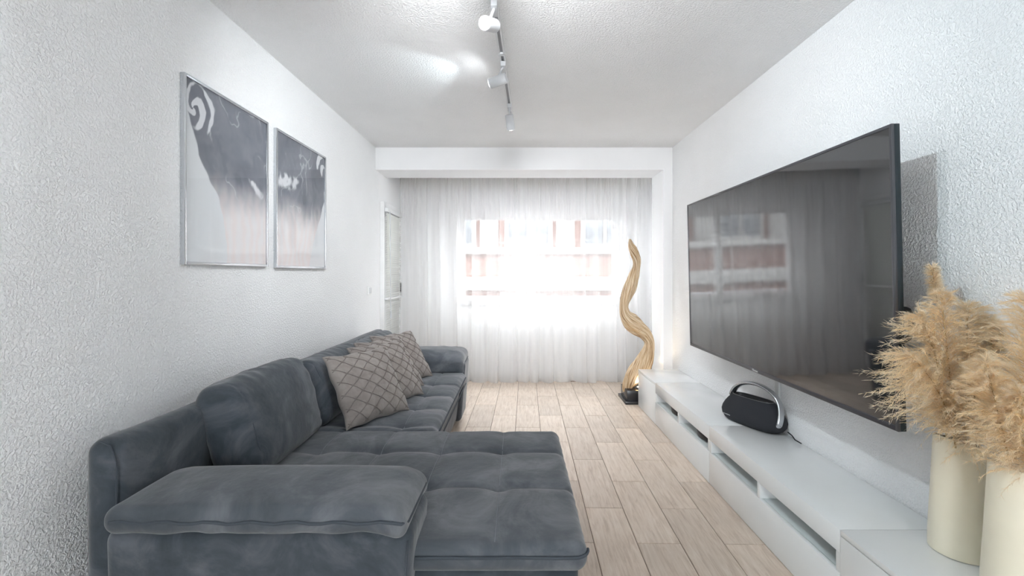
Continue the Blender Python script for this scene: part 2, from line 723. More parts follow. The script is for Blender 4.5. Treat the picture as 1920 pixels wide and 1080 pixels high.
for c in range(-10, 7):
    for r in range(-9, 7):
        lx = 0.318 + TW * (c + 0.5)
        ly = 2.385 + TL * (r + 0.5) + (TL / 2 if c % 2 else 0)
        x = lx * ct + ly * stt
        y = ly * ct - lx * stt
        if x < XL - 0.09 or x > 1.71 or y > YW + 0.1 or y < YF - 0.1:
            continue
        if y > YB and x > 1.62 + 0.05:
            continue
        if y > 0.55:
            o = bpy.data.objects.new('floor_tile', tme)
            COL.objects.link(o)
            o.parent = fl
            o.location = Vector((x, y, random.uniform(-0.0004, 0.0004))) - fl.location
            o.rotation_euler = (random.uniform(-1, 1) * 0.0006, random.uniform(-1, 1) * 0.0012, -TH)
        else:
            rest.add([(x + p[0] * ct + p[1] * stt, y - p[0] * stt + p[1] * ct, p[2]) for p in bev], bf)
o = rest.build('floor_tile_field', M['tile'], fl, None)
o['kind'] = 'stuff'

# ------------------------------------------------------------- building across the street
YO = 14.0
m = MB()
m.box(-10, XL - 0.15, YW, YW + 0.2, -3.2, 3.6).box(1.85, 11, YW, YW + 0.2, -3.2, 3.6)
m.box(XL - 0.15, 1.85, YW, YW + 0.2, -3.2, -0.12).box(XL - 0.15, 1.85, YW, YW + 0.2, ZC + 0.12, 3.6)
struct('wall_outside', m, M['render_dimmed'])
struct('street', MB().box(-10, 11, YW + 0.2, YO, -3.3, -3.2), M['asphalt'])
bd = thing('apartment_building', 'orange brick building with white bands across the street, seen through the sheer curtains', 'building', (0.5, YO + 0.5, -3))
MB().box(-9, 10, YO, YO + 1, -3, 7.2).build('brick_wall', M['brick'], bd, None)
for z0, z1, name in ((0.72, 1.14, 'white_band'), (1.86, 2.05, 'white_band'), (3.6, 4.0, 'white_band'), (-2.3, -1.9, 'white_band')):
    MB().bbox(-9, 10, YO - 0.25, YO, z0, z1, 0.02).build(name, M['render_dimmed'], bd)
xx = -7.6
i = 0
while xx < 9:
    m = MB()
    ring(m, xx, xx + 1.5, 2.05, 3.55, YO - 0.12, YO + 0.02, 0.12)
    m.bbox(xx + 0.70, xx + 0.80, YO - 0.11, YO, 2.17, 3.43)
    f = m.build('window', M['render_dimmed'], bd)
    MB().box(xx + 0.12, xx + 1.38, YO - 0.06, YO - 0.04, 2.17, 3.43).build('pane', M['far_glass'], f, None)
    MB().bbox(xx + 1.62, xx + 2.2, YO - 0.1, YO - 0.01, 2.05, 3.6, 0.02).build('pier', M['render_dimmed'], bd)
    xx += 2.4
    i += 1

# ------------------------------------------------------------- sheer curtains
YC = 5.08


def curtain(x0, x1, label, seed):
    root = thing('sheer_curtain', label, 'curtain', ((x0 + x1) / 2, YC, 0), 0, 'sheer voile curtains at the window')
    r = np.random.default_rng(seed)
    n = int((x1 - x0) / 0.0032)
    xs = np.linspace(x0, x1, n)
    freq = 1 / 0.15 * (1 + 0.55 * np.interp(xs, np.linspace(x0, x1, 12), r.uniform(-1, 1, 12)))
    ph = np.cumsum(freq) * (xs[1] - xs[0]) * 2 * PI + r.uniform(0, 6)
    f2 = 1 / 0.042 * (1 + 0.5 * np.interp(xs, np.linspace(x0, x1, 24), r.uniform(-1, 1, 24)))
    ph2 = np.cumsum(f2) * (xs[1] - xs[0]) * 2 * PI
    ampv = np.interp(xs, np.linspace(x0, x1, 16), r.uniform(0.45, 1.25, 16))
    zt = 2.36
    zs = np.concatenate([np.linspace(0.004, 0.30, 8), np.linspace(0.36, 2.0, 22), np.linspace(2.04, zt, 14)])
    V = []
    for z in zs:
        t = z / zt
        k1 = 0.050 * (1 - 0.62 * t) * ampv
        k2 = 0.0065 * sst(1.55, 2.25, z) + 0.0003
        y = YC + k1 * np.sin(ph + 0.5 * math.sin(2.2 * z + seed)) + 0.010 * (1 - t) * np.sin(2.1 * ph + 1.3) + k2 * np.sin(ph2)
        x = xs + 0.013 * np.cos(ph * 0.5 + 1.7 * z) * (1 - t) + 0.022 * np.cos(ph + 0.6) * (1 - 0.6 * t) * ampv
        zz = np.full(n, z)
        if z < 0.1:
            zz = zz + 0.010 * (0.5 + 0.5 * np.sin(ph * 0.37 + 1)) * (1 - z / 0.1)
        V.append(np.stack([x, y, zz], 1))
    nz = len(zs)
    V = np.concatenate(V)
    F = [(j * n + i, j * n + i + 1, (j + 1) * n + i + 1, (j + 1) * n + i) for j in range(nz - 1) for i in range(n - 1)]
    finish('voile', V, F, M['voile'], root, 180)
    # gathered header tape sewn on behind the top edge
    V2, zs2 = [], [2.245, 2.27, 2.33, 2.355]
    for z in zs2:
        y = YC + 0.012 + 0.050 * (1 - 0.62 * z / zt) * ampv * np.sin(ph + 0.5 * math.sin(2.2 * z + seed)) + 0.0068 * np.sin(ph2)
        V2.append(np.stack([xs, y, np.full(n, z)], 1))
    V2 = np.concatenate(V2)
    F2 = [(j * n + i, j * n + i + 1, (j + 1) * n + i + 1, (j + 1) * n + i) for j in range(3) for i in range(n - 1)]
    finish('header_tape', V2, F2, M['tape'], root, 180)
    # bottom hem, folded double
    V3 = []
    for z in (0.012, 0.03, 0.055, 0.075):
        t = z / zt
        y = YC - 0.004 + 0.050 * (1 - 0.62 * t) * ampv * np.sin(ph + 0.5 * math.sin(2.2 * z + seed)) + 0.010 * (1 - t) * np.sin(2.1 * ph + 1.3) + 0.0003 * np.sin(ph2)
        x = xs + 0.013 * np.cos(ph * 0.5 + 1.7 * z) * (1 - t) + 0.022 * np.cos(ph + 0.6) * (1 - 0.6 * t) * ampv
        V3.append(np.stack([x, y, np.full(n, z)], 1))
    finish('hem', np.concatenate(V3), F2, M['voile'], root, 180)
    return root


curtain(-1.335, 0.175, 'white sheer curtain panel covering the wider part of the window, beside the blind', 3)
curtain(0.155, 1.585, 'white sheer curtain panel hanging behind the driftwood sculpture', 11)
o = MB().bbox(-1.37, 1.6, YC - 0.02, YC + 0.02, 2.37, 2.395).build('curtain_rail', M['pvc'])
tag(o, 'white curtain rail above the sheer curtains, tucked behind the beam', 'curtain rail')
for k in range(6):
    MB().bbox(-1.3 + k * 0.57, -1.27 + k * 0.57, YC - 0.02, YC + 0.02, 2.395, ZC).build('bracket', M['pvc'], o)

# ------------------------------------------------------------- venetian blind on the balcony door
bl = thing('venetian_blind', 'white venetian blind on the balcony door, behind the end of the sofa', 'blind', (-1.335, 4.80, 0.1))
BY0, BY1 = 4.51, 5.06
MB().bbox(XL + 0.043, -1.318, BY0, BY1, 1.885, 1.93, 0.004).build('headrail', M['white_satin'], bl)
sl = MB()
ns = 5
vv = []
for i in range(ns):
    a = -0.014 + 0.028 * i / (ns - 1)
    for yv in (BY0 + 0.01, BY1 - 0.01):
        vv.append((-1.337 + a * math.cos(0.75) * 0.9, yv, a * math.sin(0.75) + 0.002 * (1 - (a / 0.014) ** 2)))
sl.add(vv, [(2 * i, 2 * i + 1, 2 * i + 3, 2 * i + 2) for i in range(ns - 1)])
s0 = None
nsl = 74
for k in range(nsl):
    z = 1.865 - k * 0.0235
    if s0 is None:
        s0 = sl.build('slat', M['blind'], bl)
        dz0 = s0.location.z
        s0.location.z = dz0 + z
        continue
    c = s0.copy()
    COL.objects.link(c)
    c.location.z = dz0 + z
MB().bbox(-1.352, -1.318, BY0 + 0.005, BY1 - 0.005, 0.985, 1.003, 0.003).build('cross_rail', M['pvc'], bl)
m = MB()
m.tube([(-1.306, BY0 + 0.03, 1.89), (-1.304, BY0 + 0.03, 1.5), (-1.302, BY0 + 0.035, 0.99), (-1.30, BY0 + 0.04, 0.86)], 0.0035, 8)
m.cyl((-1.30, BY0 + 0.04, 0.87), (-1.30, BY0 + 0.04, 0.80), 0.009, 10)
m.build('wand', M['lamp_white'], bl)
for yy in (BY0 + 0.09, BY1 - 0.09):
    MB().tube([(-1.32, yy, 1.89), (-1.32, yy, 0.14)], 0.0012, 6).build('ladder_cord', M['pvc'], bl)
MB().bbox(-1.355, -1.318, BY0 + 0.01, BY1 - 0.01, 0.115, 0.135, 0.004).build('bottom_rail', M['white_satin'], bl)

# light switch
sw = thing('light_switch', 'small white light switch on the textured wall, between the pictures and the blind', 'switch', (XL, 4.156, 1.055))
MB().bbox(XL, XL + 0.012, 4.116, 4.196, 1.055, 1.137, 0.003).build('plate', M['pvc'], sw)
MB().bbox(XL + 0.012, XL + 0.017, 4.130, 4.182, 1.069, 1.123, 0.002).build('rocker', M['lamp_white'], sw)

# ================================================================= SOFA
sofa = thing('corner_sofa', 'slate grey microfibre corner sofa with tufted chaise, standing along the textured wall', 'sofa', (-0.7, 2.5, 0))
SZ = 0.455


def tuft(P, cols, rows, zc, top):
    """button tufted top: P world coordinates, displaced where the surface is on top"""
    up = sst(zc, top - 0.005, P[:, 2])
    dx = np.min(np.abs(P[:, 0][:, None] - np.array(cols)[None]), 1)
    dy = np.min(np.abs(P[:, 1][:, None] - np.array(rows)[None]), 1)
    rr = np.sqrt(dx * dx + dy * dy)
    crease = np.maximum(0.0055 * np.exp(-dx / 0.010) + 0.004 * np.exp(-dx / 0.05), 0.010 * np.exp(-dy / 0.014) + 0.008 * np.exp(-dy / 0.06))
    but = 0.026 * np.exp(-rr / 0.032)
    P[:, 2] -= up * (crease + but)
    return P


def mattress(x0, x1, y0, y1, z0, z1, r, cols, rows, step, seed):
    V, F = rbox((x1 - x0, y1 - y0, z1 - z0), r, step)
    V = V + np.array([(x0 + x1) / 2, (y0 + y1) / 2, (z0 + z1) / 2])
    # crown of the padding
    ux = (V[:, 0] - x0) / (x1 - x0) * 2 - 1
    uy = (V[:, 1] - y0) / (y1 - y0) * 2 - 1
    t = sst(z0 + 0.3 * (z1 - z0), z1, V[:, 2])
    V[:, 2] += t * 0.010 * (1 - ux ** 4) * (1 - uy ** 4)
    V = tuft(V, cols, rows, z0 + 0.5 * (z1 - z0), z1)
    # wrinkles running over the free edges
    n1 = vnoise(V * np.array([1, 1, 0.4]), 26, seed)
    edge = np.exp(-np.minimum(np.abs(V[:, 0] - x1), 0.3) / 0.05)
    V[:, 2] += 0.003 * n1 * edge * t
    V[:, 0] += 0.0025 * vnoise(V * np.array([0.2, 1, 0.2]), 30, seed + 3) * edge
    n2 = vnoise(V, 9, seed + 1)
    V[:, 2] += 0.0028 * n2 * t
    return V, F


# frame under the seats
m = MB()
m.bbox(-1.19, 0.185, 1.33, 2.27, 0.05, 0.375, 0.02, 3)
m.build('chaise_base', M['sofa'], sofa)
# skirt of the long seat: slightly slanted panel
V, F = rbox((0.72, 1.45, 0.33), 0.03, 0.04)
V = V + np.array([-0.82, 2.93, 0.215])
V[:, 0] += np.where(V[:, 0] > -0.6, (V[:, 2] - 0.38) * 0.12, 0) + 0.004 * vnoise(V * np.array([0.3, 1, 0.15]), 22, 4)
finish('long_seat_base', V, F, M['sofa'], sofa, 180)

CC = [-0.895, -0.62, -0.345, -0.068]
CR = [1.674, 2.007]
V, F = mattress(-1.185, 0.212, 1.30, 2.285, 0.366, SZ, 0.042, CC, CR, 0.0105, 1)
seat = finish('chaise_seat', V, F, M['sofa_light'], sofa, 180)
LC = [-0.88, -0.605]
LR = [2.36, 2.645, 2.925, 3.21]
V, F = mattress(-1.185, -0.415, 2.275, 3.60, 0.366, SZ, 0.04, LC, LR, 0.0115, 2)
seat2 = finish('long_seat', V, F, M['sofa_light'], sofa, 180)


def button(x, y, parent):
    MB().add(*[list(q) for q in (rb_v + np.array([x, y, SZ - 0.031]), rb_f)]).build('button', M['sofa'], parent, 180)


rb_v, rb_f = rbox((0.02, 0.02, 0.009), 0.0042, 0.004)
for x in CC:
    for y in CR:
        button(x, y, seat)
for x in LC:
    for y in LR[1:]:
        button(x, y, seat2)

from mathutils.bvhtree import BVHTree


def stitches(so, lines, parent):
    """thin pale top stitching lying on the mattress along x = const lines"""
    me = so.data
    bv = BVHTree.FromPolygons([v.co[:] for v in me.vertices], [tuple(p.vertices) for p in me.polygons])
    off = so.location + sofa.location
    for (x, y0, y1) in lines:
        pts = []
        for i in range(41):
            y = y0 + (y1 - y0) * i / 40
            h, nn, _, _ = bv.ray_cast(Vector((x - off.x, y - off.y, 1)), Vector((0, 0, -1)))
            if h:
                pts.append((x, y, h.z + off.z + 0.0004))
        MB().tube(pts, 0.0011, 5).build('stitching', M['stitch'], parent, 180)


stitches(seat, [(x, 1.335, 2.255) for x in CC], seat)
stitches(seat2, [(LC[1], 2.31, 3.56)], seat2)

# piping round the mattress
def piping(pts, name, parent, r=0.0045):
    MB().tube(pts, r, 8).build(name, M['sofa_seam'], parent, 180)


def arc(cx, cy, r, a0, a1, z, n=6):
    return [(cx + r * math.cos(a0 + (a1 - a0) * i / n), cy + r * math.sin(a0 + (a1 - a0) * i / n), z) for i in range(n + 1)]


zp = 0.424
piping([(-0.30, 1.298, zp)] + [(-0.30 + 0.47 * i / 12, 1.298 + 0.001 * math.sin(i), zp) for i in range(1, 12)] + arc(0.170, 1.342, 0.044, -PI / 2, 0, zp), 'piping', seat)
piping([(-0.413, 2.30 + 1.24 * i / 12, zp) for i in range(13)], 'piping', seat2)
piping([(-0.411, 2.30 + 1.24 * i / 12, 0.377) for i in range(13)], 'piping', seat2)

# low back along the wall
V, F = rbox((0.105, 2.68, 0.72), 0.045, 0.03)
V = V + np.array([-1.237, 2.645, 0.40])
V[:, 0] += 0.003 * vnoise(V, 5, 2)
V[:, 2] += 0.004 * vnoise(V * np.array([0.1, 1, 1]), 4, 9)
back = finish('backrest', V, F, M['sofa'], sofa, 180)
# seam over the end of the back
piping([(-1.2845, 1.312, 0.10), (-1.286, 1.312, 0.70), (-1.268, 1.312, 0.747), (-1.237, 1.312, 0.7615), (-1.206, 1.312, 0.747), (-1.1885, 1.312, 0.70), (-1.187, 1.312, 0.10)][3:], 'seam', back, 0.0022)


def arm(y0, y1, x0, x1, flip, name):
    """armrest: upholstered block with an overhanging pad; flip = pad lip towards +y"""
    V, F = rbox((x1 - x0, y1 - y0 - 0.03, 0.48), 0.035, 0.03)
    V = V + np.array([(x0 + x1) / 2, (y0 + y1) / 2 + (-0.0 if flip else 0.0), 0.29])
    V[:, 1] += 0.004 * vnoise(V, 5, 6)
    # front end leans in towards the floor
    V[:, 0] += np.where(V[:, 0] > x1 - 0.2, (V[:, 2] - 0.5) * 0.07, 0)
    a = finish(name, V, F, M['sofa'], sofa, 180)
    # pad
    px0, px1 = x0 + 0.02, x1 - 0.012
    ph_ = 0.135 if flip else 0.078
    py0, py1 = (y0 - 0.02, y1 + 0.045) if not flip else (y0 - 0.012, y1 + 0.03)
    V, F = rbox((px1 - px0, py1 - py0, ph_), 0.036, 0.011)
    cx, cy, cz = (px0 + px1) / 2, (py0 + py1) / 2, 0.607 - ph_ / 2
    u = V[:, 0] / ((px1 - px0) / 2)
    v = V[:, 1] / ((py1 - py0) / 2)
    lipv = v if flip else -v             # +1 at the lip
    V[:, 2] += np.where(V[:, 2] > 0, 1, 0.35) * 0.020 * (1 - np.abs(u) ** 3) * (1 - np.abs(v) ** 2.2)
    V[:, 2] -= (0.03 if flip else 0.02) * sst(0.35, 1.0, -lipv)          # inner edge rolls down to the seat
    V[:, 2] -= 0.022 * sst(0.80, 1.02, u)
    P = V + np.array([cx, cy, cz])
    fold = vnoise(np.stack([P[:, 0] * 1 + P[:, 1] * 0.5, P[:, 1] * 0.15, P[:, 2] * 0.1], 1), 13, 5 + y0)
    V[:, 2] += 0.006 * fold * sst(-0.4, 0.9, lipv)
    V[:, 1] += 0.003 * vnoise(P * np.array([1, 0.2, 0.2]), 25, 3) * sst(0.6, 1, lipv)
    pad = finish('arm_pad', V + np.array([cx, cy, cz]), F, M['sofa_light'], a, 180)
    ye = (py1 + 0.001) if flip else (py0 - 0.001)
    sg = 1 if flip else -1
    pts = [(px0 + 0.035 + (px1 - px0 - 0.07) * i / 24, ye, cz + 0.006 + 0.0035 * math.sin(i * 1.7)) for i in range(25)]
    pts += [(px1 - 0.012, ye - sg * 0.012, cz - 0.004), (px1 - 0.001, ye - sg * 0.05, cz - 0.016), (px1 + 0.0, (py0 + py1) / 2, cz - 0.018), (px1 - 0.002, ye - sg * (py1 - py0 - 0.05), cz - 0.024)]
    piping(pts, 'pad_piping', a)
    # corner seam down the front end
    yy = y0 + 0.016 if not flip else y1 - 0.016
    piping([(x1 - 0.013 + (z - 0.5) * 0.07, yy + sg * -0.006, z) for z in (0.10, 0.2, 0.3, 0.4, 0.5)], 'corner_seam', a, 0.003)
    return a


arm(1.235, 1.515, -1.175, -0.298, False, 'armrest')
arm(3.575, 3.93, -1.175, -0.425, True, 'armrest')
for (x, y) in ((-1.2, 1.36), (0.12, 1.40), (0.12, 2.2), (-0.52, 3.82), (-1.2, 3.85)):
    MB().cyl((x, y, 0), (x, y, 0.06), 0.025, 12).build('leg', M['black'], sofa)

# ------------------------------------------------------------- loose back cushions


def back_cushion(y0, y1, xb, zb, h, lean, label, seed, yaw=0.0, sag=0.0):
    th, wd = 0.175, y1 - y0
    V, F = rbox((th, wd, h), 0.055, 0.0125)
    u = V[:, 1] / (wd / 2)
    w_ = V[:, 2] / (h / 2)
    front = V[:, 0] > 0
    bulge = (1 - np.abs(u) ** 3.0) * (1 - np.abs(w_) ** 3.0)
    V[:, 0] += np.where(front, 0.035, -0.012) * bulge
    # soft slumped corners and sagging top
    V[:, 2] -= 0.022 * (np.abs(u) ** 6) * sst(0.3, 1, w_)
    V[:, 2] -= sag * sst(-0.5, 1.0, u) * sst(-1, 1, w_)
    V[:, 0] -= 0.02 * sst(0.3, 1, w_) * (1 - u ** 2) * np.where(front, 1, 0)
    # creases: fan of horizontal wrinkles from the gusset, gathers on top
    P = V.copy()
    wr = vnoise(np.stack([P[:, 1] * 0.22, P[:, 2] * 1.0 + 0.3 * P[:, 1], P[:, 0] * 0.2], 1), 17, seed)
    V[:, 0] += 0.0095 * wr * np.where(front, 1, 0.3) * (0.35 + 0.65 * np.abs(u))
    gat = vnoise(np.stack([P[:, 1], P[:, 2] * 0.2, P[:, 0] * 0.4], 1), 24, seed + 2)
    V[:, 2] += 0.008 * gat * sst(0.6, 1, w_)
    V[:, 1] += 0.005 * vnoise(np.stack([P[:, 0] * .5, P[:, 1] * .2, P[:, 2]], 1), 20, seed + 5) * sst(0.7, 1, np.abs(u))
    # seam groove where the face meets the gusset
    for s in (-1, 1):
        d = np.abs(V[:, 1] - s * (wd / 2 - 0.045))
        V[:, 0] -= np.where(front, 0.006, 0) * np.exp(-d / 0.005)
    R = Matrix.Rotation(yaw, 3, 'Z') @ Matrix.Rotation(-lean, 3, 'Y')
    V = np.array([(R @ Vector(p))[:] for p in V + np.array([0, 0, h / 2])])
    o = finish('back_cushion', V + np.array([xb, (y0 + y1) / 2, zb]), F, M['sofa'], None, 180)
    tag(o, label, 'cushion', 'loose back cushions of the grey sofa')
    # piping child along the near and far seams of the front face
    for s in (-1, 1):
        pts = []
        for i in range(13):
            w2 = -0.86 + 1.72 * i / 12
            yv = s * (wd / 2 - 0.045)
            uu = yv / (wd / 2)
            xv = th / 2 + 0.035 * (1 - abs(uu) ** 3) * (1 - abs(w2) ** 3) - 0.02 * float(sst(0.3, 1, w2)) * (1 - uu ** 2) - 0.006 - (0.016 if abs(w2) > 0.84 else 0)
            zv = h / 2 * w2 - 0.022 * abs(uu) ** 6 * float(sst(0.3, 1, w2)) - sag * float(sst(-0.5, 1, uu)) * float(sst(-1, 1, w2))
            p = R @ Vector((xv, yv, zv + h / 2))
            pts.append((p.x + xb, p.y + (y0 + y1) / 2, p.z + zb))
        MB().tube(pts, 0.003, 6).build('seam', M['sofa_seam'], o, 180)
    return o


back_cushion(1.675, 2.29, -1.06, SZ - 0.015, 0.41, 0.30, 'grey back cushion nearest the chaise arm, with nothing leaning on it', 1, yaw=0.02)
back_cushion(2.31, 3.04, -1.06, SZ - 0.015, 0.365, 0.32, 'grey back cushion behind the nearest taupe pillows', 2)
back_cushion(3.07, 3.86, -1.07, SZ - 0.015, 0.34, 0.32, 'grey back cushion next to the far armrest', 3, sag=0.0)

# ------------------------------------------------------------- taupe throw pillows with diamond pintucks


def pillow_mesh(seed):
    n = 230
    g = np.linspace(-1, 1, n)
    U, W = np.meshgrid(g, g, indexing='ij')
    half = 0.205
    # pinched outline
    k = 0.055
    X = U * half * (1 - k * (1 - W ** 2))
    Y = W * half * (1 - k * (1 - U ** 2))
    X = X + 0.004 * np.sin(9 * W + seed)
    Y = Y + 0.004 * np.sin(8 * U + seed * 2)
    prof = ((1 - np.abs(U) ** 2.4) * (1 - np.abs(W) ** 2.4)) ** 0.62
    edge = np.minimum(1 - np.abs(U), 1 - np.abs(W))
    z = 0.075 * prof + 0.004
    sp = 0.285
    a = (U * 0.80 + W * 1.0) / 1.28
    b = (U * 0.80 - W * 1.0) / 1.28

    def ridge(t):
        d = np.abs((t / sp - np.floor(t / sp)) - 0.5) * sp * half
        return 1.25 * np.exp(-(d / 0.0026) ** 2) - 0.75 * np.exp(-(d / 0.010) ** 2)
    puck = 0.0050 * np.maximum(ridge(a), ridge(b)) * np.clip(edge * 14, 0, 1)
    P = np.stack([X.ravel(), Y.ravel(), (z + puck).ravel()], 1)
    wr = vnoise(np.stack([P[:, 0], P[:, 1], P[:, 2] * 0], 1), 28, seed) * 0.0035 + vnoise(P, 60, seed + 1) * 0.0015
    P[:, 2] += wr * np.clip(edge.ravel() * 8, 0, 1)
    F = [(i * n + j, (i + 1) * n + j, (i + 1) * n + j + 1, i * n + j + 1) for i in range(n - 1) for j in range(n - 1)]
    B = P.copy()
    B[:, 2] = -(z.ravel())
    N = n * n
    FB = [(N + i * n + j, N + i * n + j + 1, N + (i + 1) * n + j + 1, N + (i + 1) * n + j) for i in range(n - 1) for j in range(n - 1)]
    rim = [i * n for i in range(n)] + [(n - 1) * n + j for j in range(1, n)] + [i * n + n - 1 for i in range(n - 2, -1, -1)] + [j for j in range(n - 2, 0, -1)]
    FR = [(rim[i], N + rim[i], N + rim[(i + 1) % len(rim)], rim[(i + 1) % len(rim)])[::-1] for i in range(len(rim))]
    # cords of the pintucks: both diagonal families, darkened to imitate the pinch shading
    mb = MB()
    for sg in (1, -1):
        for mline in range(-8, 8):
            a0 = (mline + 0.5) * sp
            pts = []
            for uu in np.linspace(-0.965, 0.965, 60):
                ww = sg * (1.28 * a0 - 0.80 * uu)
                if abs(ww) > 0.965:
                    continue
                i, j = (uu + 1) / 2 * (n - 1), (ww + 1) / 2 * (n - 1)
                q = P[int(round(i)) * n + int(round(j))]
                xx = uu * half * (1 - k * (1 - ww ** 2)) + 0.004 * math.sin(9 * ww + seed)
                yy = ww * half * (1 - k * (1 - uu ** 2)) + 0.004 * math.sin(8 * uu + seed * 2)
                pts.append((xx, yy, q[2] + 0.0004))
            if len(pts) > 3:
                mb.tube(pts, 0.0015, 6)
    return np.concatenate([P, B]), F + FB + FR, mb


pv, pf, pcord = pillow_mesh(1.0)
pil0 = finish('throw_pillow', pv, pf, M['taupe'], None, 60, local=True)
tag(pcord.build('pintuck_cords', M['taupe_cord_shaded'], pil0, 180, local=True), kind='stuff')


def place_pillow(o, bl_, br, tl, label):
    bl_, br, tl = Vector(bl_), Vector(br), Vector(tl)
    x = (br - bl_).normalized()
    y = (tl - bl_)
    y = (y - x * y.dot(x)).normalized()
    z = x.cross(y)
    c = (br + tl) / 2
    mt = Matrix(((x.x, y.x, z.x, c.x), (x.y, y.y, z.y, c.y), (x.z, y.z, z.z, c.z), (0, 0, 0, 1)))
    o.matrix_world = mt
    tag(o, label, 'pillow', 'taupe pillows with diamond pintucks on the grey sofa')


place_pillow(pil0, (-0.885, 2.235, 0.462), (-0.655, 2.565, 0.468), (-1.02, 2.40, 0.80), 'taupe diamond pintuck pillow in front of the row, fully visible')
c = copy_tree(pil0)
place_pillow(c, (-0.86, 2.53, 0.468), (-0.63, 2.88, 0.468), (-1.02, 2.72, 0.80), 'taupe diamond pintuck pillow standing right behind the fully visible one')
c = copy_tree(pil0)
place_pillow(c, (-0.885, 2.74, 0.468), (-0.69, 3.09, 0.468), (-1.04, 2.95, 0.795), 'taupe diamond pintuck pillow mostly hidden, white tag on its lower corner')
tg = MB().bbox(-0.012, 0.012, -0.018, 0.018, -0.001, 0.001, 0.0005, 1).build('care_tag', M['logo_white'], None, None, local=True)
tg.parent = c
tg.location = (0.196, -0.125, 0.004)
tg.rotation_euler = (0.3, 0.5, 0.2)
c = copy_tree(pil0)
place_pillow(c, (-0.90, 3.05, 0.468), (-0.69, 3.40, 0.468), (-1.04, 3.26, 0.79), 'taupe diamond pintuck pillow at the back of the row, nearest the far armrest')

# ================================================================= PICTURES (generic marbled prints)


def fbm(P, sc, seed, oct_=4):
    t, a = np.zeros(len(P)), 1.0
    for k in range(oct_):
        t += a * vnoise(P, sc * 2 ** k, seed + 7 * k)
        a *= 0.5
    return t


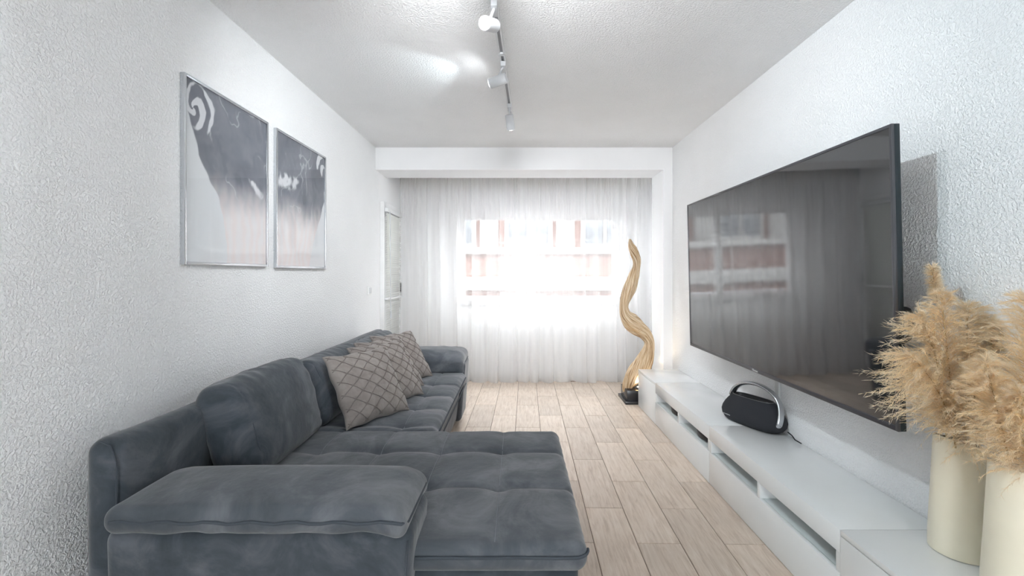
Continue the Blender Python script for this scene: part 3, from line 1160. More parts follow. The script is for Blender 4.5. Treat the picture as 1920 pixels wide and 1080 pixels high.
def picture(y0, y1, z0, z1, label, mirror, seed):
    root = thing('framed_picture', label, 'picture', (XL + 0.011, (y0 + y1) / 2, z0), 0, 'pair of silver framed grey prints')
    xw, xf = XL + 0.001, XL + 0.021
    t = 0.013
    m = MB()
    m.bbox(xw, xf, y0, y0 + t, z0, z1, 0.002).bbox(xw, xf, y1 - t, y1, z0, z1, 0.002)
    m.bbox(xw, xf, y0 + t, y1 - t, z0, z0 + t, 0.002).bbox(xw, xf, y0 + t, y1 - t, z1 - t, z1, 0.002)
    m.build('frame', M['chrome'], root)
    ny, nz = 200, 260
    yy = np.linspace(y0 + t - 0.002, y1 - t + 0.002, ny)
    zz = np.linspace(z0 + t - 0.002, z1 - t + 0.002, nz)
    Y, Z = np.meshgrid(yy, zz, indexing='ij')
    u = ((Y - y0) / (y1 - y0)).ravel()
    v = ((Z - z0) / (z1 - z0)).ravel()
    if mirror:
        u = 1 - u
    P = np.stack([u, v, np.zeros_like(u)], 1)
    n1 = fbm(P, 3.0, seed)
    n2 = fbm(P + 0.25 * np.stack([n1, -n1, n1], 1), 4.0, seed + 31)
    # left outline of the dark mass
    if not mirror:
        ed = np.interp(v, [0, .12, .3, .42, .6, .72, .84, .9, 1], [.45, .47, .40, .33, .15, .12, .03, -.2, -.3]) + 0.022 * n1 + 0.018 * vnoise(P, 14, seed)
    else:
        ed = np.interp(v, [0, .2, .45, .6, .75, 1], [.38, .30, .12, .03, .0, -.3]) + 0.022 * n1 + 0.018 * vnoise(P, 14, seed)
    inside = sst(-0.008, 0.008, u - ed)
    # tonal: dark slate on top, lower part paled to imitate the curtain's reflection
    dark = np.array(lin(98, 102, 113)[:3])
    mid = np.array(lin(138, 141, 150)[:3])
    pale = np.array(lin(220, 217, 218)[:3])
    bgc = np.array(lin(214, 217, 220)[:3])
    k = sst(0.26, 0.56, v + 0.05 * n1)[:, None]
    tone = pale * (1 - k) + (dark * (0.55 - 0.45 * n2[:, None]) + mid * (0.45 + 0.45 * n2[:, None])) * k
    # white marbled veins
    vein = np.exp(-(np.abs(np.sin(5.0 * u + 7.0 * v + 3.2 * n1 + (0 if not mirror else 1.3))) / 0.10) ** 2) * sst(0.1, 0.5, n2 + 0.3)
    curl = np.exp(-(((u - 0.16) / 0.17) ** 2 + ((v - 0.86) / 0.13) ** 2)) * (0.5 + 0.5 * np.sin(52 * np.hypot(u - 0.1, (v - 0.84) * 1.25) + 6 * n1 + 2.0 * np.arctan2(v - 0.84, u - 0.1)))
    patch = np.exp(-(((u - 0.72 - 0.5 * (0.62 - v)) / 0.18) ** 2 + ((v - 0.56 + 0.34 * (u - 0.72)) / 0.045) ** 2)) * (0.6 + 0.6 * n2)
    if mirror:
        curl = np.exp(-(((u - 0.10) / 0.13) ** 2 + ((v - 0.93) / 0.12) ** 2)) * (0.5 + 0.5 * np.sin(46 * np.hypot(u, v - 0.9) + 6 * n1 + 2.0 * np.arctan2(v - 0.9, u - 0.02)))
        patch = np.exp(-(((u - 0.78) / 0.22) ** 2 + ((v - 0.66 + 0.1 * (u - 0.7)) / 0.06) ** 2)) * (0.6 + 0.6 * n2)
    wv = np.clip(0.40 * vein + 0.95 * sst(0.28, 0.42, curl + 0.10 * n2) + 0.95 * sst(0.25, 0.6, patch + 0.25 * n2), 0, 0.9)[:, None] * k
    tone = tone * (1 - wv) + np.array(lin(222, 224, 228)[:3]) * wv
    st = (0.5 + 0.5 * np.sin(60 * u + 5 * n1 + 2 * v))[:, None] * (1 - k) * 0.5  # pinkish streaks painted in for curtain folds mirrored in the glazing
    tone = tone * (1 - st) + np.array(lin(222, 206, 203)[:3]) * st
    col = bgc * (1 - inside[:, None]) + tone * inside[:, None]
    V = np.stack([np.full(ny * nz, xw + 0.010), Y.ravel(), Z.ravel()], 1)
    F = [(i * nz + j, (i + 1) * nz + j, (i + 1) * nz + j + 1, i * nz + j + 1) for i in range(ny - 1) for j in range(nz - 1)]
    o = finish('print', V, F, M['print'], root, None)
    ca = o.data.color_attributes.new('ink', 'FLOAT_COLOR', 'POINT')
    ca.data.foreach_set('color', np.concatenate([np.clip(col, 0, 1), np.ones((len(col), 1))], 1).ravel())
    MB().box(xw + 0.0145, xw + 0.0165, y0 + t - 0.003, y1 - t + 0.003, z0 + t - 0.003, z1 - t + 0.003).build('glass', M['glass'], root, None)
    MB().box(xw, xw + 0.006, y0 + t - 0.003, y1 - t + 0.003, z0 + t - 0.003, z1 - t + 0.003).build('backing', M['black'], root, None)


picture(1.828, 2.447, 1.295, 2.092, 'larger looking framed grey print, the one nearer the camera above the chaise arm', False, 3)
picture(2.530, 3.185, 1.290, 2.092, 'framed grey print hanging nearer the window, beside the other print', True, 17)

# ================================================================= TRACK LIGHT
SL = (-0.052 + 0.106) / 1.39


def tx(y):
    return -0.106 + (y - 1.96) * SL


trk = thing('track_light', 'white ceiling track light with swivelling cylinder spot heads', 'light', (tx(2.0), 2.0, ZC))


def rail(y0, y1):
    m = MB()
    prof = [(-0.017, 0), (-0.017, -0.020), (-0.008, -0.020), (-0.008, -0.008), (0.008, -0.008), (0.008, -0.020), (0.017, -0.020), (0.017, 0)]
    v = [(tx(y) + a, y, ZC - 0.001 + b) for y in (y0, y1) for (a, b) in prof]
    n = len(prof)
    f = [(i, (i + 1) % n, n + (i + 1) % n, n + i) for i in range(n)] + [(7, 6, 1, 0), (6, 5, 2, 1)][:0]
    m.add(v, f)
    t = m.build('track', M['track_white'], trk, 20)
    MB().add([(tx(y) + a, y, ZC - 0.0102 + b) for y in (y0 + 0.002, y1 - 0.002) for (a, b) in [(-0.0078, 0), (-0.0078, -0.002), (0.0078, -0.002), (0.0078, 0)]],
             [(0, 1, 2, 3), (7, 6, 5, 4), (0, 4, 5, 1), (1, 5, 6, 2), (2, 6, 7, 3), (3, 7, 4, 0)]).build('track_slot', M['track_dark'], t, None)
    for yy in (y0, y1):
        MB().bbox(tx(yy) - 0.018, tx(yy) + 0.018, yy - 0.006, yy + 0.006, ZC - 0.0225, ZC - 0.0005, 0.001).build('end_cap', M['track_white'], t)


rail(0.70, 2.455)
rail(2.47, 3.37)


def head(y, cz, axis, lit, cx=0.0, cy=0.0, power=0, spot=1.2, col=(0.9, 0.96, 1.0), blend=0.4):
    """cylinder spot head; axis points out of the lens"""
    x = tx(y)
    d = Vector(axis).normalized()
    c = Vector((x + cx, y + cy, cz))
    h = MB().bbox(x - 0.014, x + 0.014, y - 0.045, y + 0.045, ZC - 0.047, ZC - 0.019, 0.002).build('adapter', M['lamp_white'], trk)
    m = MB()
    m.cyl((x, y - 0.02, ZC - 0.045), (c.x, c.y, c.z + 0.02), 0.007, 12)
    m.build('stem', M['lamp_white'], h)
    b0, b1 = c - d * 0.052, c + d * 0.052
    m = MB()
    m.cyl(b0, b1, 0.030, 32, bev=0.002)
    hd = m.build('lamp_head', M['lamp_white'], trk)
    m = MB()
    m.cyl(b1 - d * 0.001, b1 + d * 0.0015, 0.0235, 32)
    m.build('lens', M['lens_on'] if lit else M['lens_off'], hd)
    if power:
        light('spot_lamp_light', 'SPOT', c + d * 0.058, c + d * 2, power, col, spot_size=spot, spot_blend=blend, shadow_soft_size=0.03 if blend > 0.9 else 0.012)


# two unseen heads added as fill, the television wall head, then the visible ones
head(1.50, 2.39, (-1.0, 1.9, -0.95), True, power=34, spot=1.85, col=(0.96, 0.98, 1.0), blend=1.0)  # unseen head, added as fill washing the left wall
head(1.25, 2.39, (1.0, 1.7, -0.60), True, power=36, spot=2.0, col=(0.96, 0.98, 1.0), blend=1.0)  # unseen head, added as fill towards the right wall
head(1.02, 2.395, (1.0, 0.12, -0.42), True, power=12, spot=1.9, col=(0.72, 0.92, 1.0))
head(2.01, 2.372, (-0.45, -1.0, -0.42), True, cx=-0.02, cy=-0.03, power=6, spot=1.3)
head(2.58, 2.372, (-1.0, 0.30, -0.22), True, cx=-0.03, cy=-0.02, power=2.6, spot=1.7, col=(0.8, 0.95, 1.0))
head(3.215, 2.352, (0.14, 0.62, -1.0), True, cx=0.004, cy=-0.01, power=17, spot=2.3, col=(0.97, 0.985, 1.0), blend=1.0)  # visible head, lit only as added fill; lens faces away

# ================================================================= MEDIA CONSOLE
CX, CZ, CB = 1.147, 0.348, XR - 0.006     # front, top, back
YS = [1.02, 1.574, 2.648, 3.68, 4.20]


def end_cabinet(y0, y1, label):
    r = thing('end_cabinet', label, 'cabinet', ((CX + CB) / 2, (y0 + y1) / 2, 0), 0, 'white cabinets in a row under the television')
    e = 0.0012
    MB().bbox(CX, CB, y0 + e, y1 - e, CZ - 0.019, CZ, 0.0012).build('top', M['white_gloss'], r)
    m = MB()
    m.bbox(CX + 0.02, CB, y0 + e, y0 + 0.018, 0.0, CZ - 0.0195, 0.001).bbox(CX + 0.02, CB, y1 - 0.018, y1 - e, 0.0, CZ - 0.0195, 0.001)
    m.bbox(CX + 0.02, CB, y0 + 0.018, y1 - 0.018, 0.005, 0.023, 0.001).bbox(CB - 0.012, CB, y0 + 0.018, y1 - 0.018, 0.023, CZ - 0.02, 0.001)
    m.build('carcass', M['white_satin'], r)
    MB().bbox(CX, CX + 0.0185, y0 + e, y1 - e, 0.004, CZ - 0.0222, 0.0012).build('door', M['white_gloss'], r)
    return r


def bench(y0, y1, label, first=None):
    r = thing('tv_bench', label, 'bench', ((CX + CB) / 2, (y0 + y1) / 2, 0), 0, 'white cabinets in a row under the television')
    e = 0.0012
    za, zb = 0.190, 0.264
    MB().bbox(CX, CB, y0 + e, y1 - e, zb, CZ, 0.0012).build('top', M['white_gloss'], r)
    for a, b in ((y0 + e, y0 + 0.024), (y1 - 0.024, y1 - e)):
        MB().bbox(CX + 0.003, CB, a, b, za + 0.0005, zb - 0.0005, 0.001).build('side_panel', M['white_gloss'], r)
    yc = (y0 + y1) / 2
    MB().bbox(CX + 0.003, CB - 0.02, yc - 0.012, yc + 0.012, za + 0.0005, zb - 0.0005, 0.001).build('divider', M['white_gloss'], r)
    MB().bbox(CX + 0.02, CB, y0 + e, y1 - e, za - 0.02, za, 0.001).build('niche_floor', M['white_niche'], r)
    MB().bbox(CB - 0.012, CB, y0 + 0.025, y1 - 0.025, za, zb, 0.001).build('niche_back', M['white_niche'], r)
    MB().bbox(CX, CX + 0.0185, y0 + e, y1 - e, 0.004, za - 0.0005, 0.0012).build('drawer_front', M['white_gloss'], r)
    m = MB()
    m.bbox(CX + 0.02, CB, y0 + e, y0 + 0.018, 0.0, za - 0.021, 0.001).bbox(CX + 0.02, CB, y1 - 0.018, y1 - e, 0.0, za - 0.021, 0.001)
    m.build('carcass', M['white_satin'], r)
    return r


end_cabinet(YS[0], YS[1], 'white gloss end cabinet carrying the two cream vases')
bench(YS[1], YS[2], 'white gloss tv bench with the two open niches nearest the camera, under the speaker')
bench(YS[2], YS[3], 'white gloss tv bench with black devices in its open niches')
end_cabinet(YS[3], YS[4], 'white gloss closed end cabinet beside the driftwood sculpture')


def device(yc, label):
    r = thing('media_box', label, 'media device', (CX + 0.17, yc, 0.190), 0, 'black devices in the bench niches')
    n, V, F = 40, [], []
    prof = [(0.0, 0.94), (0.004, 1.0), (0.052, 1.0), (0.060, 0.96)]
    for z, s in prof:
        for k in range(n):
            a = 2 * PI * k / n
            V.append((CX + 0.185 + 0.15 * s * math.cos(a), yc + 0.19 * s * math.sin(a), 0.191 + z))
    for j in range(3):
        for k in range(n):
            F.append((j * n + k, j * n + (k + 1) % n, (j + 1) * n + (k + 1) % n, (j + 1) * n + k))
    F += [tuple(range(n - 1, -1, -1)), tuple(3 * n + k for k in range(n))]
    finish('shell', V, F, M['black'], r, 40)
    MB().tube([(CX + 0.185 + 0.151 * math.cos(a), yc + 0.191 * math.sin(a), 0.222) for a in np.linspace(0, 2 * PI, 41)], 0.0015, 6).build('rim_line', M['rubber'], r)


device(3.36, 'black rounded device in the niche next to the closed end cabinet')
device(2.87, 'black rounded device in the niche of the same bench, nearer the speaker')

# ================================================================= TELEVISION
# local frame: x = depth (0 at the front face, + to the wall), y along the wall, z up; tilted forward
tv = thing('television', 'large flat television with dark reflective screen, mounted on the textured wall', 'television', (1.3035, 2.452, 0.707))
TILT = math.atan(0.024 / 1.07)
HW, TVH = 0.927, 1.074
tv.rotation_euler = (0, -TILT, 0)
tv.location = (1.325, 2.467, 0.707)


def tvp(mb, name, mat, smooth=35):
    return mb.build(name, mat, tv, smooth, local=True)


m = MB()
b = 0.011
m.bbox(0, 0.010, -HW, -HW + b, 0, TVH, 0.001).bbox(0, 0.010, HW - b, HW, 0, TVH, 0.001)
m.bbox(0, 0.010, -HW + b, HW - b, 0, 0.019, 0.001).bbox(0, 0.010, -HW + b, HW - b, TVH - b, TVH, 0.001)
tvp(m, 'bezel', M['bezel'])
tvp(MB().box(0.003, 0.0095, -HW + b, HW - b, 0.019, TVH - b), 'screen', M['screen'], None)
tvp(MB().bbox(0.010, 0.030, -HW, HW, 0, TVH, 0.002), 'back_panel', M['tv_side'])
tvp(MB().bbox(0.030, 0.075, -HW + 0.045, HW - 0.045, 0.03, 0.55, 0.012, 3), 'rear_housing', M['black'])


def text(name, body, size, mat, parent, loc, rot, extr=0.0004):
    cu = bpy.data.curves.new(name, 'FONT')
    cu.body = body
    cu.size = size
    cu.align_x = 'CENTER'
    cu.align_y = 'CENTER'
    cu.extrude = extr
    cu.resolution_u = 2
    tmp = bpy.data.objects.new(name + '_tmp', cu)
    COL.objects.link(tmp)
    dg = bpy.context.evaluated_depsgraph_get()
    me = bpy.data.meshes.new_from_object(tmp.evaluated_get(dg))
    bpy.data.objects.remove(tmp)
    me.materials.clear()
    me.materials.append(mat)
    o = bpy.data.objects.new(name, me)
    COL.objects.link(o)
    o.parent = parent
    o.location = loc
    o.rotation_euler = rot
    return o


text('logo', 'Hisense', 0.018, M['logo_white'], tv, (-0.0006, 0.0, 0.0095), (PI / 2, 0, -PI / 2))

mt = thing('wall_bracket', 'black television bracket fixed to the wall behind the screen', 'bracket', (XR - 0.001, 2.45, 1.0))
m = MB()
m.bbox(XR - 0.02, XR - 0.001, 2.15, 2.75, 1.05, 1.45, 0.003)
m.build('wall_plate', M['black'], mt)
for yy in (2.25, 2.65):
    m = MB()
    m.bbox(1.372, XR - 0.02, yy - 0.02, yy + 0.02, 1.33, 1.37, 0.003).bbox(1.352, 1.372, yy - 0.025, yy + 0.025, 1.27, 1.50, 0.003)
    m.build('bracket_arm', M['black'], mt)
pts = []
for a in np.linspace(-PI / 2 + 0.2, PI / 2, 10):
    pts.append((1.405 + 0.02 * math.cos(a), 1.60 + 0.0 * math.cos(a), 1.075 + 0.055 * math.sin(a)))
pts += [(1.385, 1.62, 1.13), (1.37, 1.68, 1.125)]
pts = [(1.385, 1.64, 1.0), (1.392, 1.61, 1.005)] + pts
o = MB().tube(pts, 0.009, 10).build('power_cable', M['rubber'], None, 180)
tag(o, 'thick black cable looping out behind the near edge of the television', 'cable')

o = MB().bbox(XR - 0.014, XR, 2.565, 2.603, CZ + 0.001, 1.05, 0.003).build('cable_duct', M['cover'])
tag(o, 'pale grey cable duct running down the wall behind the speaker', 'cable duct')
MB().bbox(XR - 0.016, XR - 0.0, 2.563, 2.605, CZ + 0.001, CZ + 0.006, 0.001).build('duct_end', M['pvc'], o)

# ================================================================= PORTABLE SPEAKER
sp = thing('portable_speaker', 'charcoal fabric portable speaker with arched aluminium handle on the white bench', 'speaker', (1.413, 2.655, CZ), math.atan2(-0.92, 0.39))
# local x = long axis (towards the near end), y = +depth side; the front face looks towards -y
prof = [(0.0, 0.150, 0.058), (0.004, 0.163, 0.066), (0.015, 0.183, 0.076), (0.035, 0.199, 0.084), (0.06, 0.204, 0.085), (0.085, 0.197, 0.080), (0.11, 0.182, 0.072), (0.135, 0.161, 0.062), (0.155, 0.142, 0.053), (0.163, 0.135, 0.048)]
n, V, F = 64, [], []


def se(k, a, b_, e=2.7):
    t = 2 * PI * k / n
    c_, s_ = math.cos(t), math.sin(t)
    return (a * math.copysign(abs(c_) ** (2 / e), c_), b_ * math.copysign(abs(s_) ** (2 / e), s_))


for z, a, b_ in prof:
    for k in range(n):
        p = se(k, a, b_)
        V.append((p[0], p[1], z + 0.001))
for j in range(len(prof) - 1):
    for k in range(n):
        F.append((j * n + k, j * n + (k + 1) % n, (j + 1) * n + (k + 1) % n, (j + 1) * n + k))
F.append(tuple(range(n - 1, -1, -1)))
finish('grille', V, F, M['speaker_cloth'], sp, 50, local=True)
# recessed control tray on top
V, F = [], []
for z, a, b_ in ((0.1645, 0.136, 0.0485), (0.167, 0.134, 0.0465), (0.165, 0.131, 0.043), (0.152, 0.120, 0.036)):
    for k in range(n):
        p = se(k, a, b_)
        V.append((p[0], p[1], z))
for j in range(3):
    for k in range(n):
        F.append((j * n + k, j * n + (k + 1) % n, (j + 1) * n + (k + 1) % n, (j + 1) * n + k))
F.append(tuple(3 * n + k for k in range(n)))
tr_ = finish('control_tray', V, F, M['black'], sp, 50, local=True)
V = [(se(k, 0.1325, 0.0452)[0], se(k, 0.1325, 0.0452)[1], 0.1672) for k in range(n)] + [(se(k, 0.1325, 0.0452)[0], se(k, 0.1325, 0.0452)[1], 0.1672) for k in (0,)]
MB().tube(V, 0.0012, 6).build('tray_trim', M['alu_grey'], tr_, 180, local=True)
pts = [(0.192, -0.040, 0.050), (0.199, -0.034, 0.080), (0.194, -0.018, 0.125), (0.175, -0.004, 0.172), (0.142, 0, 0.212), (0.095, 0, 0.238), (0.04, 0, 0.250), (-0.02, 0, 0.248), (-0.075, 0, 0.232), (-0.115, 0, 0.205), (-0.140, 0, 0.172), (-0.148, 0, 0.148)]
# refine by Catmull-Rom
fine = []
for i in range(len(pts) - 1):
    p0, p1, p2, p3 = [np.array(pts[max(0, min(len(pts) - 1, i + q))]) for q in (-1, 0, 1, 2)]
    for t in np.linspace(0, 1, 5)[:-1]:
        fine.append(0.5 * (2 * p1 + (p2 - p0) * t + (2 * p0 - 5 * p1 + 4 * p2 - p3) * t * t + (3 * p1 - p0 - 3 * p2 + p3) * t ** 3))
fine.append(np.array(pts[-1]))
rad = [0.0225 * (0.55 if i == 0 else 0.85 if i == 1 else 1.0) for i in range(len(fine))]
hb = MB()
hb.tube(fine, rad, 18, flat=(0.50, 1.0))
hb.build('handle', M['chrome'], sp, 180, local=True)
text('logo', 'harman/kardon', 0.0088, M['logo_white'], sp, (-0.118, -0.0818, 0.043), (PI / 2 - 0.05, 0, -0.10), 0.0003)
o = MB().tube([(1.500, 2.455, CZ + 0.03), (1.508, 2.43, CZ + 0.02), (1.512, 2.41, CZ + 0.004), (1.514, 2.36, CZ + 0.003)], 0.003, 8).build('speaker_cable', M['rubber'], None, 180)
tag(o, 'thin black cable on the bench between the speaker and the wall', 'cable')

# ================================================================= DRIFTWOOD SCULPTURE
ds = thing('driftwood_sculpture', 'twisted driftwood sculpture on a stepped black plinth before the curtain', 'sculpture', (1.20, 4.40, 0))
MB().bbox(1.034, 1.36, 4.235, 4.545, 0.0, 0.028, 0.003).build('plinth_plate', M['plinth'], ds)
MB().bbox(1.058, 1.335, 4.262, 4.520, 0.028, 0.128, 0.003).build('plinth_block', M['plinth'], ds)
YD = 4.385


def W(px, py, y):
    return np.array([(px - 970) * y / 830.0, y, H - (py - 512) * y / 830.0])


# (px, py, width px, depth offset, flatness, twist)
path = [(1177, 735, 15, 0.0, .8, 0.0), (1178, 722, 20, 0.0, .8, .2), (1186, 708, 28, .01, .75, .5), (1198, 692, 31, .02, .7, .8), (1209, 674, 28, .03, .6, 1.1), (1216, 655, 21, .04, .55, 1.3), (1217, 640, 18, .04, .6, 1.5),
        (1209, 625, 22, .03, .75, 1.7), (1196, 614, 27, .01, .85, 1.9), (1183, 603, 28, -.01, .85, 2.1), (1173, 590, 20, -.02, .8, 2.3), (1170, 574, 15, -.02, .8, 2.5), (1174, 556, 19, -.01, .7, 2.7),
        (1181, 538, 22, 0, .65, 2.9), (1188, 518, 19, .01, .6, 3.2), (1193, 502, 13, .02, .7, 3.5), (1194, 487, 14, .02, .75, 3.8), (1189, 472, 16, .01, .6, 4.1), (1183.5, 460, 11, 0, .5, 4.4), (1181, 448, 3, 0, .6, 4.6)]
P = np.array([np.append(W(p[0], p[1], YD + p[3]), [p[2] * (YD) / 830.0 / 2, p[4], p[5]]) for p in path])
fine = []
for i in range(len(P) - 1):
    p0, p1, p2, p3 = [P[max(0, min(len(P) - 1, i + q))] for q in (-1, 0, 1, 2)]
    for t in np.linspace(0, 1, 9)[:-1]:
        fine.append(0.5 * (2 * p1 + (p2 - p0) * t + (2 * p0 - 5 * p1 + 4 * p2 - p3) * t * t + (3 * p1 - p0 - 3 * p2 + p3) * t ** 3))
fine.append(P[-1])
fine = np.array(fine)
n = 48
V, SW = [], []
L = 0
for i, q in enumerate(fine):
    a = fine[max(i - 1, 0)][:3]
    b_ = fine[min(i + 1, len(fine) - 1)][:3]
    t = Vector(b_ - a).normalized()
    if i:
        L += np.linalg.norm(q[:3] - fine[i - 1][:3])
    side = Vector((0, 1, 0)).cross(t).normalized()     # in the picture plane, across the wood
    dep = t.cross(side)
    for k in range(n):
        an = 2 * PI * k / n
        # grain rope: grooves that twist along the length
        gr = 1 + 0.11 * math.sin(5 * an + q[5] * 3) + 0.07 * math.sin(9 * an - q[5] * 4 + 1) + 0.04 * math.sin(14 * an + q[5] * 5)
        gr += 0.06 * mnoise.noise(Vector((math.cos(an) * 2, math.sin(an) * 2, L * 7)))
        p = Vector(q[:3]) + side * (math.cos(an) * q[3] * gr) + dep * (math.sin(an) * q[3] * gr * (0.45 + 0.5 * q[4]))
        V.append(p[:])
        SW.append((math.cos(an + q[5]) * 2.6, math.sin(an + q[5]) * 2.6, L * 1.6))
F = [(i * n + k, i * n + (k + 1) % n, (i + 1) * n + (k + 1) % n, (i + 1) * n + k) for i in range(len(fine) - 1) for k in range(n)]
F += [tuple(range(n - 1, -1, -1)), tuple((len(fine) - 1) * n + k for k in range(n))]
o = finish('driftwood', V, F, M['wood'], ds, 180)
at = o.data.attributes.new('sweep', 'FLOAT_VECTOR', 'POINT')
at.data.foreach_set('vector', np.array(SW, dtype=np.float32).ravel())
# small spotlight sunk in the plinth that lights the wood
m = MB()
m.cyl((1.19, 4.33, 0.128), (1.19, 4.33, 0.146), 0.026, 20, bev=0.002)
s = m.build('spot_fitting', M['alu_grey'], ds)
MB().cyl((1.19, 4.33, 0.1455), (1.19, 4.33, 0.148), 0.016, 20).build('lens', M['warm_on'], s)
light('plinth_spot_light', 'SPOT', (1.19, 4.33, 0.155), (1.24, 4.40, 0.9), 3, (1.0, 0.82, 0.58), spot_size=1.9, spot_blend=0.6, shadow_soft_size=0.02)

# ================================================================= VASES AND PAMPAS


def vase(x, y, r0, r1, h, label):
    root = thing('vase', label, 'vase', (x, y, CZ), 0, 'cream vases on the end cabinet')
    n = 56
    V, F = [], []
    prof = [(0.0, r0 - 0.004), (0.001, r0), (0.05, r0 * 0.995 + 0 * r1), (h * 0.5, (r0 + r1) / 2 * 1.005), (h - 0.003, r1), (h, r1 - 0.002)]
    for z, r in prof:
        for k in range(n):
            a = 2 * PI * k / n
            # the mouth is cut at a slant
            V.append((x + r * math.cos(a), y + r * math.sin(a), CZ + 0.001 + z * (1 - 0.05 * math.cos(a) * (r1 / 0.07))))
    for j in range(len(prof) - 1):
        for k in range(n):
            F.append((j * n + k, j * n + (k + 1) % n, (j + 1) * n + (k + 1) % n, (j + 1) * n + k))
    F.append(tuple(range(n - 1, -1, -1)))
    finish('vase_body', V, F, M['vase'], root, 50)
    V, F = [], []
    for z, r in ((h, r1 - 0.002), (h - 0.002, r1 - 0.005), (h - 0.13, (r0 + r1) / 2 - 0.008)):
        for k in range(n):
            a = 2 * PI * k / n
            V.append((x + r * math.cos(a), y + r * math.sin(a), CZ + 0.001 + z * (1 - 0.05 * math.cos(a) * (r1 / 0.07))))
    for j in range(2):
        for k in range(n):
            F.append((j * n + k, j * n + (k + 1) % n, (j + 1) * n + (k + 1) % n, (j + 1) * n + k))
    F.append(tuple(2 * n + k for k in range(n)))
    finish('vase_inside', V, F, M['vase_in'], root, 50)


V1 = (1.448, 1.452)
V2 = (1.408, 1.225)
vase(V1[0], V1[1], 0.077, 0.063, 0.362, 'cream ceramic vase next to the television, behind the other vase')
vase(V2[0], V2[1], 0.090, 0.074, 0.362, 'cream ceramic vase cut by the photo edge, closest to the camera')


def plume(base, tip, bend, length, spread, label, seed, warm=0.5, nb=190, nh=46, side=(0, 0, 0), wmax=1.0):
    """pampas plume: stem from base to tip; feathery part on the last `length` metres of it"""
    r = random.Random(seed)
    root = thing('pampas_plume', label, 'dried grass', base, 0, 'pampas grass in the cream vases')
    b, t, bd = Vector(base), Vector(tip), Vector(bend)

    def at(u):
        return b * (1 - u) ** 2 + (b + (t - b) * 0.5 + bd) * 2 * u * (1 - u) + t * u * u

    tot = sum((at((i + 1) / 20) - at(i / 20)).length for i in range(20))
    u0 = max(0.0, 1 - length / tot)
    m = MB()
    m.tube([at(i / 12 * 0.97) for i in range(13)], [0.0032 - 0.0018 * i / 12 for i in range(13)], 6)
    m.build('stem', M['stem'], root, 180)
    V, F, C = [], [], []
    sd = Vector(side)
    tan = np.array(lin(250, 227, 184)[:3])
    deep = np.array(lin(242, 206, 148)[:3])
    cream = np.array(lin(254, 250, 240)[:3])

    def ribbon(p0, p1, p2, w0, c0, c1):
        d = (p2 - p0)
        s = d.cross(Vector((r.uniform(-1, 1), r.uniform(-1, 1), r.uniform(-1, 1))))
        if s.length < 1e-6:
            return
        s = s.normalized() * w0
        k = len(V)
        V.extend([(p0 - s)[:], (p0 + s)[:], (p1 - s * 0.7)[:], (p1 + s * 0.7)[:], p2[:]])
        F.extend([(k, k + 1, k + 3, k + 2), (k + 2, k + 3, k + 4)])
        C.extend([c0, c0, (c0 + c1) / 2, (c0 + c1) / 2, c1])

    for i in range(nb):
        s_ = (i + r.random()) / nb
        u = u0 + (1 - u0) * s_
        p = at(u)
        tg_ = (at(min(1, u + 0.02)) - at(max(0, u - 0.02))).normalized()
        an = r.uniform(0, 2 * PI)
        x = tg_.orthogonal().normalized()
        y = tg_.cross(x)
        out = (x * math.cos(an) + y * math.sin(an))
        ln = spread * (0.45 + 0.75 * math.sin(PI * min(1, 0.18 + 0.80 * s_)) ** 0.8) * r.uniform(0.65, 1.15) * (1 - 0.45 * s_)
        d0 = (tg_ * r.uniform(0.5, 0.95) + out * r.uniform(0.5, 0.95) + sd * 0.5).normalized()
        droop = Vector((0, 0, -1)) * ln * r.uniform(0.12, 0.55) + sd * ln * 0.35
        nseg = 6
        bp = [p + d0 * (ln * q / nseg) + droop * (q / nseg) ** 2 for q in range(nseg + 1)]
        wv = r.random()
        base_c = deep * (1 - warm) * 0 + (deep * 0.45 + tan * 0.55) * (1 - wv * 0.5) + cream * wv * 0.5
        for q in range(nseg - 1):
            ribbon(bp[q], (bp[q] + bp[q + 1]) / 2, bp[q + 1], 0.0006, base_c * 0.9, base_c)
        for h_ in range(nh):
            q = (h_ + r.random()) / nh * nseg
            q0 = min(nseg - 1, int(q))
            pp = bp[q0].lerp(bp[q0 + 1], q - q0)
            dr_ = (bp[q0 + 1] - bp[q0]).normalized()
            rv = Vector((r.uniform(-1, 1), r.uniform(-1, 1), r.uniform(-1, 1)))
            hd_ = (dr_ * 1.0 + rv * 0.62).normalized()
            hl = r.uniform(0.012, 0.034) * (1.15 - 0.5 * q / nseg)
            c0 = np.clip(base_c * r.uniform(0.85, 1.1), 0, 1)
            c1 = cream * r.uniform(0.8, 1.0) * 0.65 + base_c * 0.35
            ribbon(pp, pp + hd_ * hl * 0.5 + Vector((0, 0, -0.001)), pp + hd_ * hl + Vector((0, 0, -0.1 * hl)), 0.0006 * wmax, c0, np.clip(c1, 0, 1))
    org = Vector(base)
    V = [(min(v[0], XR - 0.003 - 0.2 * max(0, v[0] - XR) % 0.02), v[1], v[2]) for v in V]
    o = finish('plume', V, F, M['pampas'], root, None)
    ca = o.data.color_attributes.new('tone', 'FLOAT_COLOR', 'POINT')
    ca.data.foreach_set('color', np.concatenate([np.array(C), np.ones((len(C), 1))], 1).ravel())


def top(px, py, y):
    return tuple(W(px, py, y))


b1 = (V1[0], V1[1], 0.63)
b2 = (V2[0], V2[1], 0.63)


def jit(b_, dx, dy):
    return (b_[0] + dx, b_[1] + dy, b_[2])


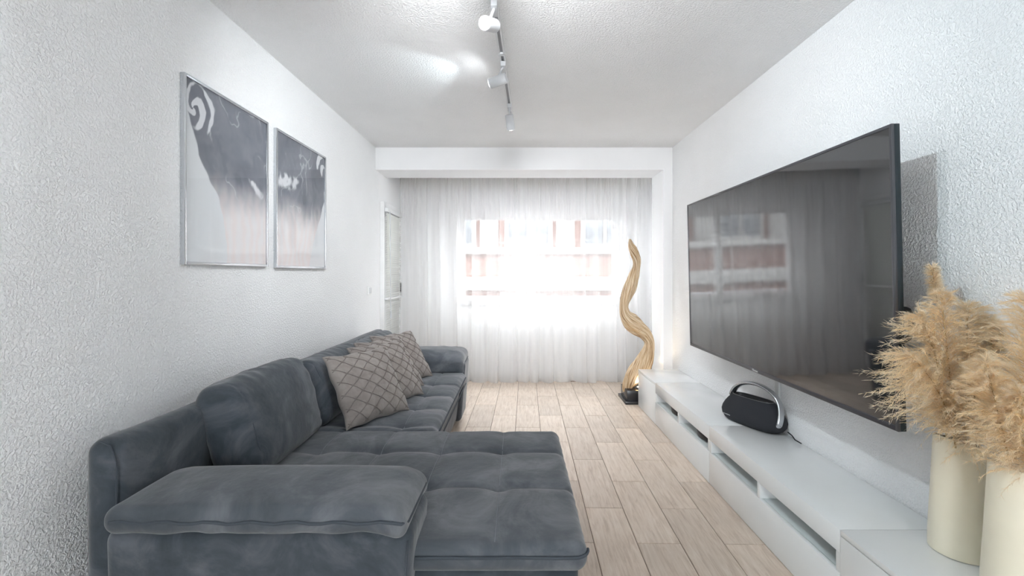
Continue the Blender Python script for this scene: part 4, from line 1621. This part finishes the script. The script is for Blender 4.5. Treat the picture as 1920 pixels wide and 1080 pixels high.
plume(jit(b1, -0.02, -0.02), top(1764, 548, 1.40), (0.0, 0, 0.03), 0.50, 0.13, 'tallest upright tan plume, its tip just before the shaded wall', 1, nb=232)
plume(jit(b1, -0.03, 0.01), top(1722, 590, 1.40), (0.05, 0, 0.08), 0.45, 0.17, 'tan plume fanning out over the television edge, upper one', 2, side=(-0.6, 0, 0.1), nb=201)
plume(jit(b1, -0.03, -0.03), top(1706, 668, 1.36), (0.05, 0, 0.08), 0.34, 0.18, 'tan plume fanning out over the television edge, lower one', 3, side=(-0.7, 0, 0.0), nb=186)
plume(jit(b1, 0.02, 0.0), top(1815, 575, 1.43), (0.0, 0, 0.03), 0.40, 0.16, 'broad tan plume against the lit wall, behind the tallest plume', 4, side=(0.35, 0, 0.1), nb=217)
plume(jit(b1, 0.0, -0.03), top(1825, 700, 1.33), (0.0, -0.02, 0.06), 0.31, 0.13, 'pale drooping plume hanging over the rim of the vase by the television', 5, side=(0.25, -0.2, -0.5), nb=186)
plume(jit(b1, 0.03, 0.02), top(1747, 500, 1.50), (0.0, 0.0, 0.02), 0.12, 0.014, 'slender plume tip rising behind the rest, in the shadow of the television', 6, nb=93)
plume(jit(b1, 0.03, -0.01), top(1885, 600, 1.42), (0.0, 0, 0.05), 0.30, 0.12, 'soft greyish plume close to the wall between the two vases', 7, nb=170)
plume(jit(b2, -0.03, -0.01), top(1848, 680, 1.20), (-0.01, 0, 0.05), 0.33, 0.11, 'tan plume leaning out over the vase cut by the photo edge', 8, side=(-0.25, 0, 0.1), nb=186)
plume(jit(b2, 0.0, -0.02), top(1915, 740, 1.15), (-0.02, 0, 0.06), 0.27, 0.11, 'pale plume bending low over the vase cut by the photo edge', 9, side=(-0.2, -0.1, -0.2), nb=170)
plume(jit(b2, 0.02, 0.01), top(1925, 560, 1.22), (0.0, 0, 0.05), 0.42, 0.15, 'tall plume at the photo edge, above the closest vase', 10, side=(-0.2, 0, 0.0), nb=201)
plume(jit(b2, 0.03, 0.02), top(1960, 640, 1.24), (0.0, 0, 0.05), 0.36, 0.15, 'plume mostly outside the photo, over the closest vase', 11, side=(-0.25, 0, 0.0), nb=170)
